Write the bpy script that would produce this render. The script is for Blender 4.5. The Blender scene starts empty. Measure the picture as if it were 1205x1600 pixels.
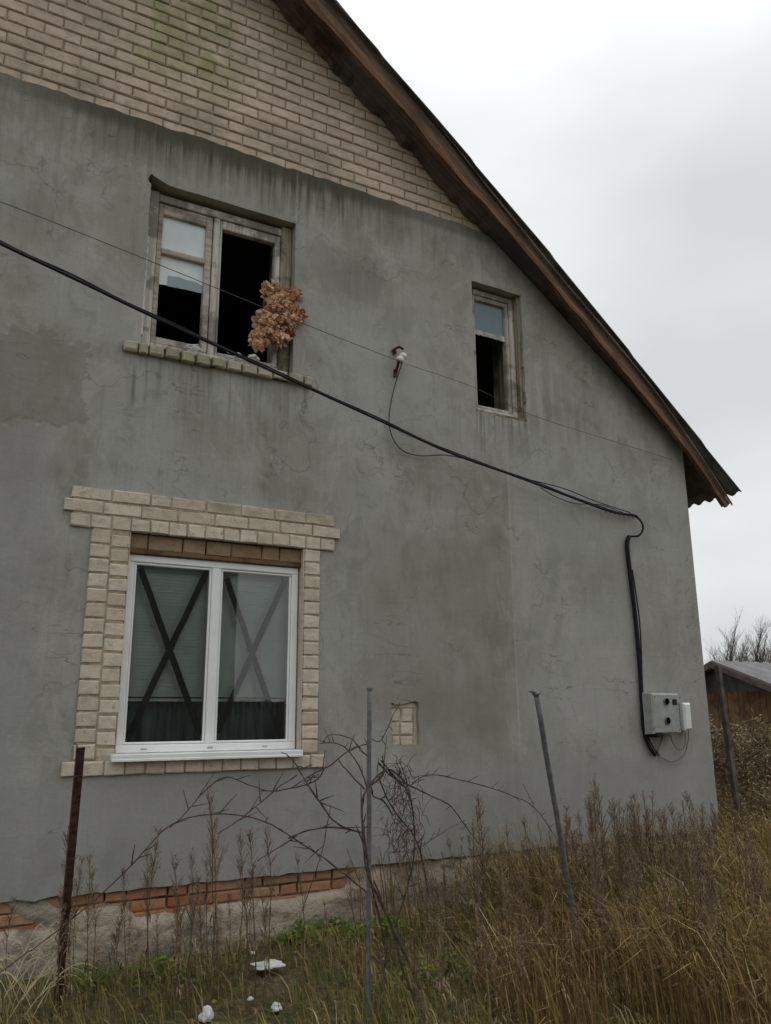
import bpy, bmesh, math, random
from mathutils import Vector, Matrix, noise as mn
R = math.radians
rng = random.Random(7)
S = bpy.context.scene
COL = S.collection

# ------------------------------------------------------------------ camera
F, YAW, PITCH, ROLL, CD, CH = 1286.27, 0.50364, 0.24544, -0.006975, 5.7395, 1.046
fv = Vector((math.sin(YAW)*math.cos(PITCH), math.cos(YAW)*math.cos(PITCH), math.sin(PITCH)))
rv0 = Vector((math.cos(YAW), -math.sin(YAW), 0)); uv0 = rv0.cross(fv)
rv = rv0*math.cos(ROLL) + uv0*math.sin(ROLL)
uv = -rv0*math.sin(ROLL) + uv0*math.cos(ROLL)
EYE = Vector((0, -CD, CH))
cd = bpy.data.cameras.new('camera'); cam = bpy.data.objects.new('camera', cd); COL.objects.link(cam)
cam.matrix_world = Matrix(((rv.x, uv.x, -fv.x, EYE.x), (rv.y, uv.y, -fv.y, EYE.y), (rv.z, uv.z, -fv.z, EYE.z), (0, 0, 0, 1)))
cd.sensor_fit = 'VERTICAL'; cd.sensor_height = 36; cd.lens = F/1600*36
cd.clip_start = 0.05; cd.clip_end = 3000
S.camera = cam

def ray(px, py):
    return fv*F + rv*(px-602.5) - uv*(py-800)
def at(px, py, Y=0.0):                       # survey: the point of the plane y=Y seen at a photo position
    v = ray(px, py); t = (Y+CD)/v.y
    return EYE + v*t
def far(px, py, dist):                       # the point at a horizontal distance
    v = ray(px, py); t = dist/math.hypot(v.x, v.y)
    return EYE + v*t

# ------------------------------------------------------------------ world and sun
SUN_EL, SUN_AZ = R(48), R(75)                # azimuth from +Y towards +X
w = bpy.data.worlds.new('World'); S.world = w; w.use_nodes = True
nt = w.node_tree; nt.nodes.clear()
def wn(t, **k):
    n = nt.nodes.new(t)
    for a, b in k.items(): setattr(n, a, b)
    return n
L = nt.links.new
out = wn('ShaderNodeOutputWorld'); bg = wn('ShaderNodeBackground'); bg.inputs[1].default_value = 0.1
sky = wn('ShaderNodeTexSky'); sky.sky_type = 'NISHITA'; sky.sun_disc = False
sky.sun_elevation = SUN_EL; sky.sun_rotation = SUN_AZ; sky.air_density = 1; sky.dust_density = 3
tc = wn('ShaderNodeTexCoord'); mp = wn('ShaderNodeMapping'); mp.inputs['Scale'].default_value = (1.1, 1.1, 2.6)
mp.inputs['Location'].default_value = (3.1, 0.4, 0.9)
n1 = wn('ShaderNodeTexNoise'); n1.inputs['Scale'].default_value = 1.5; n1.inputs['Detail'].default_value = 5; n1.inputs['Roughness'].default_value = 0.45
rp = wn('ShaderNodeValToRGB')
rp.color_ramp.elements[0].position = 0.36; rp.color_ramp.elements[0].color = (6.2, 6.45, 6.6, 1)
rp.color_ramp.elements[1].position = 0.62; rp.color_ramp.elements[1].color = (8.2, 8.35, 8.35, 1)
sx = wn('ShaderNodeSeparateXYZ'); mr = wn('ShaderNodeMapRange')
mr.inputs[1].default_value = 0.55; mr.inputs[2].default_value = 1.0; mr.inputs[3].default_value = 0.98; mr.inputs[4].default_value = 2.2
ml = wn('ShaderNodeVectorMath', operation='SCALE')
mx = wn('ShaderNodeMix', data_type='RGBA'); mx.inputs[0].default_value = 0.97
L(tc.outputs['Generated'], mp.inputs[0]); L(mp.outputs[0], n1.inputs['Vector']); L(n1.outputs[0], rp.inputs[0])
L(tc.outputs['Generated'], sx.inputs[0]); L(sx.outputs[2], mr.inputs[0])
L(rp.outputs[0], ml.inputs[0]); L(mr.outputs[0], ml.inputs[3])
L(sky.outputs[0], mx.inputs[6]); L(ml.outputs[0], mx.inputs[7]); L(mx.outputs[2], bg.inputs[0]); L(bg.outputs[0], out.inputs[0])
sd = bpy.data.lights.new('sun', 'SUN'); sd.energy = 0.5; sd.angle = R(25); sd.color = (1, .97, .92)
sun = bpy.data.objects.new('sun', sd); COL.objects.link(sun)
sdir = Vector((math.sin(SUN_AZ)*math.cos(SUN_EL), math.cos(SUN_AZ)*math.cos(SUN_EL), math.sin(SUN_EL)))
sun.rotation_euler = sdir.to_track_quat('Z', 'Y').to_euler(); sun.location = (0, 0, 20)
S.view_settings.view_transform = 'Standard'; S.view_settings.look = 'None'
S.view_settings.exposure = 0.13; S.view_settings.gamma = 1
S.render.engine = 'CYCLES'
S.render.resolution_x = 771; S.render.resolution_y = 1024

# ------------------------------------------------------------------ helpers
class MB:
    def __init__(s): s.v = []; s.f = []; s.t = []; s.tint = 0.5
    def face(s, idx): s.f.append(idx); s.t.append(s.tint)
    def box(s, x0, x1, y0, y1, z0, z1, c=0.0):
        b = len(s.v)
        if c <= 0:
            for x in (x0, x1):
                for y in (y0, y1):
                    for z in (z0, z1): s.v.append((x, y, z))
            for q in ((0,1,3,2),(4,6,7,5),(0,4,5,1),(2,3,7,6),(0,2,6,4),(1,5,7,3)): s.face([b+i for i in q])
        else:                                 # edges towards the viewer (low y) chamfered
            rings = [(y1, 0), (y0+c, 0), (y0, c)]
            for y, k in rings:
                for x, z in ((x0+k, z0+k), (x1-k, z0+k), (x1-k, z1-k), (x0+k, z1-k)): s.v.append((x, y, z))
            for r in (0, 1):
                for i in range(4):
                    j = (i+1) % 4; s.face([b+r*4+i, b+r*4+j, b+r*4+4+j, b+r*4+4+i])
            s.face([b+8, b+9, b+10, b+11]); s.face([b+3, b+2, b+1, b])
        return b
    def brick(s, x0, x1, z0, z1, yf, yb, j=0.003, c=0.006):
        s.tint = rng.random()
        b = s.box(x0, x1, yf + rng.uniform(-.5, .5)*j, yb, z0, z1, c)
        for i in range(b+4, b+12):
            x, y, z = s.v[i]; s.v[i] = (x+rng.uniform(-j, j), y, z+rng.uniform(-j, j))
    def obb(s, c, ax, ay, az):                # oriented box, half vectors
        c = Vector(c); b = len(s.v)
        for i in (-1, 1):
            for j in (-1, 1):
                for k in (-1, 1): s.v.append(tuple(c+Vector(ax)*i+Vector(ay)*j+Vector(az)*k))
        for q in ((0,1,3,2),(4,6,7,5),(0,4,5,1),(2,3,7,6),(0,2,6,4),(1,5,7,3)): s.face([b+i for i in q])
    def tube(s, pts, rad, n=6, cap=True):
        pts = [Vector(p) for p in pts]
        if not isinstance(rad, (list, tuple)): rad = [rad]*len(pts)
        b = len(s.v); up = None
        for i, p in enumerate(pts):
            d = (pts[min(i+1, len(pts)-1)] - pts[max(i-1, 0)])
            d = d.normalized() if d.length > 1e-9 else Vector((0, 0, 1))
            if up is None: up = d.orthogonal().normalized()
            up = (up - d*up.dot(d)); up = up.normalized() if up.length > 1e-6 else d.orthogonal().normalized()
            sd_ = d.cross(up)
            for k in range(n):
                a = 2*math.pi*k/n
                s.v.append(tuple(p + (up*math.cos(a)+sd_*math.sin(a))*rad[i]))
        for i in range(len(pts)-1):
            for k in range(n):
                k2 = (k+1) % n
                s.face([b+i*n+k, b+i*n+k2, b+(i+1)*n+k2, b+(i+1)*n+k])
        if cap and n > 2:
            s.face([b+k for k in range(n)][::-1]); s.face([b+(len(pts)-1)*n+k for k in range(n)])
    def ribbon(s, pts, wid, side):
        b = len(s.v); side = Vector(side)
        for i, p in enumerate(pts):
            p = Vector(p); ww = wid[i]
            s.v.append(tuple(p-side*ww)); s.v.append(tuple(p+side*ww))
        for i in range(len(pts)-1): s.face([b+2*i, b+2*i+1, b+2*i+3, b+2*i+2])
    def lathe(s, c, axis, prof, n=16):        # prof: (distance along axis, radius)
        c = Vector(c); axis = Vector(axis).normalized()
        s.tube([c+axis*a for a, r in prof], [r for a, r in prof], n)
    def build(s, name, mat, parent=None, smooth=False):
        me = bpy.data.meshes.new(name); me.from_pydata(s.v, [], s.f)
        at_ = me.attributes.new('tint', 'FLOAT', 'FACE'); at_.data.foreach_set('value', s.t)
        me.materials.append(mat)
        if smooth: me.polygons.foreach_set('use_smooth', [True]*len(me.polygons))
        me.update()
        o = bpy.data.objects.new(name, me); COL.objects.link(o)
        if parent: put(o, parent)
        return o
WP = {}
def put(o, parent):                           # keep world-space vertices
    o.parent = parent
    o.matrix_parent_inverse = Matrix.Translation(-WP.get(parent.name, Vector((0, 0, 0))))
def thing(name, label, cat, loc=(0, 0, 0), group=None):
    o = bpy.data.objects.new(name, None); COL.objects.link(o)
    o.location = loc; o.empty_display_size = .2; WP[o.name] = Vector(loc)
    o['label'] = label; o['category'] = cat
    if group: o['group'] = group
    return o
def tag(o, label, cat, group=None, kind=None):
    o['label'] = label; o['category'] = cat
    if group: o['group'] = group
    if kind: o['kind'] = kind
    return o
def smooth_pts(pts, k=4):                     # Catmull-Rom
    P = [Vector(p) for p in pts]; o = []
    for i in range(len(P)-1):
        a = P[max(i-1, 0)]; b = P[i]; c = P[i+1]; d = P[min(i+2, len(P)-1)]
        for j in range(k):
            t = j/k
            o.append(0.5*((2*b)+(c-a)*t+(2*a-5*b+4*c-d)*t*t+(3*b-a-3*c+d)*t**3))
    o.append(P[-1]); return o
def lerp_t(tab, x):
    if x <= tab[0][0]: return tab[0][1]
    for (a, b), (c, d) in zip(tab, tab[1:]):
        if x <= c: return b+(d-b)*(x-a)/(c-a)
    return tab[-1][1]
def sst(a, b, x):
    t = max(0, min(1, (x-a)/(b-a))); return t*t*(3-2*t)

# ------------------------------------------------------------------ material toolkit
class Mat:
    def __init__(s, name, rough=0.9, spec=0.3):
        s.m = bpy.data.materials.new(name); s.m.use_nodes = True; s.nt = s.m.node_tree
        s.b = s.nt.nodes['Principled BSDF']; s.b.inputs['Roughness'].default_value = rough
        s.b.inputs['Specular IOR Level'].default_value = spec
        s.tc = s.n('ShaderNodeTexCoord'); s.P = s.tc.outputs['Object']
        s.sep = s.n('ShaderNodeSeparateXYZ'); s.nt.links.new(s.P, s.sep.inputs[0])
        s.X, s.Y, s.Z = s.sep.outputs
    def n(s, t, **k):
        n = s.nt.nodes.new(t)
        for a, b in k.items(): setattr(n, a, b)
        return n
    def put(s, sock, v):
        if isinstance(v, (int, float)):
            sock.default_value = v
        elif isinstance(v, tuple):
            sock.default_value = v if len(v) == len(sock.default_value) else (*v, 1)
        else: s.nt.links.new(v, sock)
    def slope(s):                              # coordinates along and across the roof slope
        u = s.ma('SUBTRACT', s.ma('MULTIPLY', s.X, .802), s.ma('MULTIPLY', s.Z, .597))
        v = s.ma('ADD', s.ma('MULTIPLY', s.X, .597), s.ma('MULTIPLY', s.Z, .802))
        c = s.n('ShaderNodeCombineXYZ'); s.put(c.inputs[0], u); s.put(c.inputs[1], s.Y); s.put(c.inputs[2], v); s.P = c.outputs[0]
    def noise(s, sc=(1, 1, 1), det=4, rough=.55, off=(0, 0, 0), dist=0):
        if isinstance(sc, (int, float)): sc = (sc, sc, sc)
        m = s.n('ShaderNodeMapping'); m.inputs['Scale'].default_value = sc; m.inputs['Location'].default_value = off
        s.nt.links.new(s.P, m.inputs[0])
        t = s.n('ShaderNodeTexNoise'); t.inputs['Scale'].default_value = 1; t.inputs['Detail'].default_value = det
        t.inputs['Roughness'].default_value = rough; t.inputs['Distortion'].default_value = dist
        s.nt.links.new(m.outputs[0], t.inputs['Vector']); return t.outputs[0]
    def ma(s, op, a, b=0.0, c=None, clamp=False):
        m = s.n('ShaderNodeMath', operation=op, use_clamp=clamp)
        s.put(m.inputs[0], a); s.put(m.inputs[1], b)
        if c is not None: s.put(m.inputs[2], c)
        return m.outputs[0]
    def ss(s, v, a, b, lo=0.0, hi=1.0):
        m = s.n('ShaderNodeMapRange', interpolation_type='SMOOTHSTEP')
        s.put(m.inputs[0], v)
        for i, q in zip((1, 2, 3, 4), (a, b, lo, hi)): s.put(m.inputs[i], q)
        return m.outputs[0]
    def mul(s, *a):
        r = a[0]
        for q in a[1:]: r = s.ma('MULTIPLY', r, q)
        return r
    def mix(s, f, a, b, mode='MIX'):
        m = s.n('ShaderNodeMix', data_type='RGBA', blend_type=mode)
        s.put(m.inputs[0], f); s.put(m.inputs[6], a); s.put(m.inputs[7], b); return m.outputs[2]
    def win(s, v, a, b, soft):                # 1 between a and b
        return s.mul(s.ss(v, a-soft, a+soft), s.ss(v, b-soft, b+soft, 1.0, 0.0))
    def rect(s, x0, x1, z0, z1, sx, sz, wob=None):
        X = s.X if wob is None else s.ma('ADD', s.X, wob); Z = s.Z if wob is None else s.ma('ADD', s.Z, wob)
        return s.mul(s.win(X, x0, x1, sx), s.win(Z, z0, z1, sz))
    def attr(s, name='tint'):
        a = s.n('ShaderNodeAttribute'); a.attribute_name = name; return a.outputs['Fac']
    def color(s, c): s.put(s.b.inputs['Base Color'], c)
    def bump(s, h, strength=.4, dist=.01):
        b = s.n('ShaderNodeBump'); b.inputs['Strength'].default_value = strength; b.inputs['Distance'].default_value = dist
        s.put(b.inputs['Height'], h); s.nt.links.new(b.outputs[0], s.b.inputs['Normal'])

def plain(name, col, rough=.8, spec=.3, var=.25, sc=12, bump=.2, sc3=None, metallic=0):
    m = Mat(name, rough, spec); nz = m.noise(sc3 or sc, 5)
    lo = tuple(c*(1-var) for c in col); hi = tuple(min(1, c*(1+var)) for c in col)
    m.color(m.mix(m.ss(nz, .3, .7), lo, hi)); m.bump(nz, bump, .01)
    m.b.inputs['Metallic'].default_value = metallic
    return m.m

# ---- cement render of the wall
def plaster_mat():
    m = Mat('cement_render', .93, .2)
    big = m.noise((.55, 1, .7), 3, .5, (3, 0, 1)); mid = m.noise((2.2, 1, 1.6), 5, .6, (1, 0, 7))
    streak = m.noise((9, 1, .55), 5, .6); streak2 = m.noise((22, 1, 1.3), 4, .6, (5, 0, 2)); fine = m.noise((45, 1, 60), 4, .65)
    hbrush = m.noise((3.0, 1, 26), 4, .6, (0, 0, 9)); wob = m.ma('MULTIPLY', m.ma('SUBTRACT', m.noise((3, 1, 3), 4, .6, (8, 0, 0)), .5), .55)
    c = m.mix(m.ss(big, .38, .62), (.285, .276, .242), (.355, .35, .322))
    c = m.mix(m.mul(m.ss(mid, .46, .62), .5), c, (.205, .198, .168))
    bl = m.noise((1.1, 1, .8), 6, .65, (21, 0, 4), 1.2); bl2 = m.noise((3.6, 1, 2.6), 6, .7, (9, 0, 9), .8)
    c = m.mix(m.mul(m.ss(bl, .48, .6), .42), c, (.415, .398, .375))
    c = m.mix(m.mul(m.ss(bl2, .52, .64), .34), c, (.17, .165, .14))
    c = m.mix(m.mul(m.ss(bl2, .44, .38), .3), c, (.44, .43, .41))
    c = m.mix(m.mul(m.ss(streak, .48, .72), .34), c, (.385, .385, .37))
    c = m.mix(m.mul(m.ss(streak2, .52, .75), .28), c, (.185, .18, .16))
    c = m.mix(m.mul(m.ss(hbrush, .5, .72), .12), c, (.21, .205, .185))
    # thin edges where one coat of render laps over another
    for sc, o, lv in (((.8, 1, .9), (11, 0, 3), .48), ((1.3, 1, 1.0), (2, 0, 14), .53)):
        q = m.noise(sc, 5, .5, o)
        line = m.ss(m.ma('ABSOLUTE', m.ma('SUBTRACT', q, lv)), 0.0, .0045, 1.0, 0.0)
        part = m.ss(m.noise((1.1, 1, 1.3), 2, .5, (o[2], 0, o[0])), .5, .6)
        c = m.mix(m.mul(line, part, .45), c, (.10, .098, .088))
    # a darker damp patch with a defined edge left of the window
    pw = m.ma('ADD', m.rect(-.6, .78, 3.02, 3.66, .02, .02, wob), 0.0)
    c = m.mix(m.mul(pw, m.ss(mid, .3, .5, .4, .75), .6), c, (.165, .158, .132))
    c = m.mix(m.mul(m.rect(2.45, 3.15, 4.55, 4.98, .03, .03, wob), .4), c, (.18, .172, .15))
    c = m.mix(m.mul(m.rect(2.95, 4.4, 1.0, 2.6, .25, .12, wob), .42), c, (.21, .20, .165))
    c = m.mix(m.mul(m.rect(2.8, 3.6, 3.3, 4.6, .3, .3, wob), .3), c, (.39, .39, .37))
    c = m.mix(m.mul(m.rect(3.3, 4.3, .75, 1.35, .1, .1, wob), .35), c, (.22, .205, .17))
    c = m.mix(m.mul(m.rect(5.0, 6.0, 1.2, 2.0, .25, .2, wob), .3), c, (.42, .41, .39))
    c = m.mix(m.mul(m.rect(4.6, 5.6, 3.6, 4.3, .2, .2, wob), m.ss(streak, .4, .6), .5), c, (.19, .175, .15))
    c = m.mix(m.mul(m.rect(3.0, 3.9, .45, .85, .1, .06, wob), m.ss(mid, .4, .6), .35), c, (.42, .41, .39))
    # pale seam of the last bay
    bay = m.ss(m.X, 4.43, 4.45)
    c = m.mix(m.mul(bay, m.win(m.Z, -1, 3.4, .1), .25), c, (.38, .38, .365))
    c = m.mix(m.mul(m.win(m.X, 4.425, 4.44, .006), m.win(m.Z, .3, 3.4, .1), m.ss(streak2, .3, .6), .5), c, (.46, .46, .45))
    # smoother, cooler lower strip of newer render
    low = m.ss(m.ma('ADD', m.Z, m.mul(wob, .35)), .62, .72, 1.0, 0.0)
    c = m.mix(m.mul(low, .55), c, (.30, .293, .285))
    lf = m.mul(m.ss(m.ma('ADD', m.X, wob), .5, .62, 1.0, 0.0), m.ss(m.ma('ADD', m.Z, wob), 2.9, 3.0, 1.0, 0.0))
    c = m.mix(m.mul(lf, .6), c, (.288, .282, .276))
    # algae and dark run-off below the brick gable
    runs = m.ss(m.ma('ADD', m.mul(streak2, .5), m.mul(streak, .6)), .46, .66)
    top = m.ss(m.ma('ADD', m.Z, m.mul(m.ma('SUBTRACT', streak2, .5), .5)), 5.08, 5.52)
    c = m.mix(m.mul(top, m.ss(m.X, .75, 1.15, .45, 1.0), m.ss(m.X, 2.3, 3.6, 1.0, .3), m.ma('ADD', m.mul(runs, .5), .5)), c, (.06, .058, .030))
    c = m.mix(m.mul(m.ss(m.ma('ADD', m.Z, m.mul(m.ma('SUBTRACT', streak, .5), .25)), 5.42, 5.58), m.win(m.X, .4, 3.3, .4), .8), c, (.038, .036, .018))
    c = m.mix(m.mul(m.win(m.Z, 5.50, 5.70, .04), .5), c, (.085, .08, .06))
    vp = m.mul(m.win(m.X, 1.115, 2.33, .02), m.win(m.Z, 5.08, 5.4, .05), .2)
    c = m.mix(vp, c, (.27, .275, .25))
    for x in (1.12, 2.325, 3.98):
        c = m.mix(m.mul(m.win(m.X, x-.008, x+.004, .005), m.win(m.Z, 5.08, 5.6, .04), m.ss(streak2, .4, .6), .4), c, (.42, .42, .40))
    # runs below the sills
    for x0, x1, z0, z1, k in ((.95, 2.5, 2.9, 3.68, .5), (4.08, 4.72, 3.2, 3.74, .75), (.7, 2.75, 2.6, 2.8, .2)):
        fade = m.ss(m.Z, z0, z1)
        c = m.mix(m.mul(m.win(m.X, x0, x1, .05), m.win(m.Z, z0, z1, .02), fade, m.ss(streak2, .42, .68), k*.8), c, (.075, .072, .058))
    c = m.mix(m.mul(m.win(m.X, 1.075, 1.10, .012), m.win(m.Z, 3.25, 3.52, .08), .55), c, (.06, .062, .04))
    # darker, mottled towards the verge; slightly darker towards the right-hand corner
    rl = m.ma('ADD', m.Z, m.ma('MULTIPLY', m.X, .744))
    c = m.mix(m.mul(m.ss(rl, 8.2, 8.8), m.ss(m.X, 3.5, 5), m.ss(mid, .3, .7, .4, 1.0), .55), c, (.10, .095, .075))
    c = m.mix(m.mul(m.ss(m.X, 6.35, 6.75), .2), c, (.2, .19, .17))
    # horizontal hairline cracks and dark trowel marks
    hl = m.noise((1.2, 1, 5), 3, .5, (6, 0, 6))
    c = m.mix(m.mul(m.ss(m.ma('ABSOLUTE', m.ma('SUBTRACT', hl, .5)), 0.0, .006, 1.0, 0.0), m.ss(m.noise(1.7, 2, .5, (0, 0, 3)), .55, .62), .5), c, (.07, .07, .06))
    c = m.mix(m.mul(m.ss(fine, .35, .75), .18), c, (.16, .155, .135))
    m.color(c)
    h = m.ma('ADD', m.ma('ADD', m.mul(mid, 1.1), m.mul(hbrush, .12)), m.ma('ADD', m.mul(fine, .08), m.mul(pw, .25)))
    m.bump(h, .6, .018)
    return m.m

def brick_mat(name, a, b, stain=None, zs=None, mort=None):
    m = Mat(name, .9, .25); t = m.attr(); nz = m.noise((14, 14, 20), 5, .6); nb = m.noise((1.0, 1, 1.2), 4, .6, (2, 0, 5))
    c = m.mix(t, a, b)
    c = m.mix(m.mul(m.ss(nz, .4, .75), .45), c, tuple(q*.55 for q in a))
    c = m.mix(m.mul(m.ss(nb, .45, .7), .35), c, tuple(q*.62 for q in a))
    c = m.mix(m.mul(m.ss(m.noise((6, 6, 9), 5, .65, (5, 1, 2)), .56, .66), .4), c, (.30, .275, .235))
    c = m.mix(m.mul(m.ss(m.noise(26, 3, .6, (1, 8, 2)), .62, .7), .5), c, tuple(q*.4 for q in a))
    if stain:
        for (x0, x1, z0, z1, sx, sz, k, col) in stain:
            c = m.mix(m.mul(m.rect(x0, x1, z0, z1, sx, sz), m.ss(m.noise((3, 1, 2), 5, .6, (x0, 0, z0)), .35, .65), k), c, col)
    m.color(c); m.bump(m.ma('ADD', nz, m.mul(m.noise(60, 3), .3)), .8, .008)
    return m.m

def wood_mat(name, a, b, axis='z', rough=.85, extra=None):
    m = Mat(name, rough, .25)
    sc = {'z': (40, 40, 1.6), 'x': (1.6, 40, 40), 'slope': (1.3, 30, 34)}[axis]
    if axis == 'slope': m.slope()
    g = m.noise(sc, 6, .65, dist=.4); nb = m.noise((2.2, 4, 9) if axis == 'slope' else 3.5, 5, .65, (4, 2, 0)); t = m.attr()
    c = m.mix(m.ss(g, .38, .62), a, b)
    c = m.mix(m.mul(m.ss(nb, .47, .6), .75), c, tuple(q*.3 for q in a))
    c = m.mix(m.mul(t, .45), c, extra or tuple(q*.6 for q in b))
    m.color(c); m.bump(g, .6, .008)
    return m.m

M = {}
M['plaster'] = plaster_mat()
GB = [(.85, 1.75, 6.1, 7.2, .22, .25, .7, (.20, .21, .06)), (-1, 3.2, 5.6, 5.95, .4, .15, .45, (.13, .13, .075)), (-1, 6, 6.4, 8, .5, .5, .35, (.17, .165, .14)), (.3, .8, 5.6, 7, .3, .3, .35, (.15, .14, .10))]
M['gable_brick'] = brick_mat('sand_lime_brick', (.50, .40, .31), (.62, .505, .395), GB)
M['trim_brick'] = brick_mat('cream_brick', (.52, .44, .34), (.66, .575, .465), [(1.4, 2.8, 2.52, 2.7, .2, .03, .75, (.24, .22, .15))])
M['sill_brick'] = brick_mat('mossy_brick', (.38, .35, .275), (.52, .485, .39), [(1.05, 1.7, 3.6, 3.8, .1, .02, .75, (.12, .12, .04)), (1.7, 2.5, 3.6, 3.8, .1, .02, .4, (.2, .17, .08))])
M['red_brick'] = brick_mat('orange_brick', (.44, .13, .055), (.50, .27, .13), [(-1, 3, -.3, .1, .1, .1, .5, (.26, .22, .17))])
M['brown_brick'] = brick_mat('recess_brick', (.25, .17, .10), (.36, .28, .19), None)
M['mortar'] = plain('mortar', (.29, .245, .19), .95, .2, .25, 20, .5)
M['mortar_light'] = plain('mortar_light', (.36, .285, .20), .95, .2, .25, 20, .5)
def concrete_mat():
    m = Mat('rough_concrete', .95, .2)
    a = m.noise((5, 5, 9), 6, .65); b = m.noise((1.6, 1, 3), 4, .6, (3, 0, 1)); f = m.noise(40, 4, .6)
    c = m.mix(m.ss(b, .4, .62), (.42, .35, .275), (.28, .26, .215))
    c = m.mix(m.mul(m.ss(a, .5, .68), .75), c, (.085, .078, .06))
    c = m.mix(m.mul(m.ss(f, .45, .7), .3), c, (.34, .30, .25))
    c = m.mix(m.mul(m.ss(m.ma('ADD', m.Z, m.mul(a, .2)), -.42, -.22, 1.0, 0.0), .5), c, (.10, .10, .06))
    m.color(c); m.bump(m.ma('ADD', a, m.mul(f, .4)), 1.0, .03); return m.m
M['concrete'] = concrete_mat()
M['oldwood'] = wood_mat('weathered_frame_wood', (.42, .385, .345), (.64, .60, .56), 'z', .9, (.27, .22, .175))
M['oldwood_h'] = wood_mat('weathered_rail_wood', (.32, .28, .23), (.50, .46, .40), 'x', .9, (.24, .19, .14))
M['jamb'] = wood_mat('mouldy_jamb', (.22, .19, .13), (.36, .32, .25), 'z', .95, (.10, .08, .05))
M['fascia'] = wood_mat('verge_board_wood', (.24, .12, .06), (.085, .05, .033), 'slope', .85, (.075, .05, .038))
M['soffit'] = wood_mat('soffit_wood', (.085, .05, .04), (.12, .095, .085), 'slope', .9, (.095, .095, .10))
M['roofsheet'] = plain('corrugated_cement_sheet', (.125, .125, .125), .85, .3, .4, 5, .3)
M['pvc'] = plain('white_upvc', (.80, .81, .80), .35, .5, .05, 4, .03)
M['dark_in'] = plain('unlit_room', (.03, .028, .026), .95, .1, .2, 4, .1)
M['rust'] = plain('rusty_steel', (.075, .034, .027), .8, .3, .5, 30, .5)
M['steel'] = plain('dull_galvanised_steel', (.125, .13, .125), .7, .5, .3, (25), .25)
M['black'] = plain('black_cable_sheath', (.010, .010, .011), .65, .2, .3, 20, .2)
M['wire'] = plain('grey_wire', (.06, .06, .06), .7, .3, .2, 20, .1)
M['paleline'] = plain('grey_cable_sheath', (.14, .14, .135), .7, .3, .2, 20, .1)
M['meter'] = plain('grey_enamel', (.30, .31, .285), .5, .4, .18, 9, .15)
M['white'] = plain('white_plastic', (.70, .71, .70), .45, .5, .07, 9, .05)
M['ceramic'] = plain('white_ceramic', (.62, .60, .55), .35, .5, .2, 25, .1)
M['foam'] = plain('white_foam', (.62, .63, .62), .9, .2, .15, 14, .4)
M['tape'] = plain('black_tape', (.006, .006, .007), .5, .3, .3, 20, .1)
M['blind'] = plain('grey_blind', (.76, .80, .76), .8, .3, .08, 5, .05)
M['curtain'] = plain('dark_curtain', (.13, .16, .16), .95, .2, .5, (14), .4, (14, 14, 1))
M['clump'] = brick_mat('rusty_foam', (.40, .19, .10), (.80, .56, .39), None)
M['dial'] = plain('dial', (.10, .10, .095), .3, .5, .3, 20, .05)
M['shedwood'] = wood_mat('orange_boards', (.20, .115, .055), (.12, .07, .038), 'z', .85)
M['shedgrey'] = plain('grey_gable_sheet', (.10, .105, .105), .9, .3, .4, 3, .3)
M['shedroof'] = plain('shed_roof_sheet', (.15, .145, .15), .8, .3, .2, 3, .3)
M['bark'] = plain('dark_bark', (.10, .085, .075), .95, .2, .4, 12, .5)
M['vine'] = plain('vine_bark', (.080, .060, .050), .9, .2, .5, 25, .5)
M['twig'] = plain('reddish_twig', (.105, .062, .052), .9, .2, .35, 30, .3)
def glass(name, dirt, col, tr=(1, 1, 1)):
    m = bpy.data.materials.new(name); m.use_nodes = True; n = m.node_tree; n.nodes.clear()
    o = n.nodes.new('ShaderNodeOutputMaterial'); t = n.nodes.new('ShaderNodeBsdfTransparent'); t.inputs[0].default_value = (*tr, 1)
    g = n.nodes.new('ShaderNodeBsdfGlossy'); g.inputs['Roughness'].default_value = .02
    fr = n.nodes.new('ShaderNodeFresnel'); fr.inputs[0].default_value = 1.62
    a = n.nodes.new('ShaderNodeMixShader'); n.links.new(fr.outputs[0], a.inputs[0]); n.links.new(t.outputs[0], a.inputs[1]); n.links.new(g.outputs[0], a.inputs[2])
    d = n.nodes.new('ShaderNodeBsdfDiffuse'); d.inputs[0].default_value = (*col, 1)
    b = n.nodes.new('ShaderNodeMixShader')
    nz = n.nodes.new('ShaderNodeTexNoise'); nz.inputs['Scale'].default_value = 6; nz.inputs['Detail'].default_value = 4
    tcn = n.nodes.new('ShaderNodeTexCoord'); n.links.new(tcn.outputs['Object'], nz.inputs['Vector'])
    r = n.nodes.new('ShaderNodeMapRange'); r.inputs[3].default_value = dirt*.7; r.inputs[4].default_value = min(1, dirt*1.3)
    n.links.new(nz.outputs[0], r.inputs[0]); n.links.new(r.outputs[0], b.inputs[0])
    n.links.new(a.outputs[0], b.inputs[1]); n.links.new(d.outputs[0], b.inputs[2]); n.links.new(b.outputs[0], o.inputs[0])
    return m
M['glass'] = glass('double_glazing', .02, (.3, .3, .3), (.93, .96, .95))
M['milky'] = glass('milky_dirty_glass', .93, (.74, .80, .81))
M['shard'] = glass('grimy_glass', .75, (.36, .42, .44))
M['bluepane'] = glass('bluish_dirty_glass', .6, (.25, .34, .37))
def leafy(name, stops, rough=.85):
    m = Mat(name, rough, .2); t = m.attr(); r = m.n('ShaderNodeValToRGB'); r.color_ramp.interpolation = 'LINEAR'
    e = r.color_ramp.elements
    while len(e) < len(stops): e.new(.5)
    for i, (p, c) in enumerate(stops): e[i].position = p; e[i].color = (*c, 1)
    m.put(r.inputs[0], t); m.color(r.outputs[0]); return m.m
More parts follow.
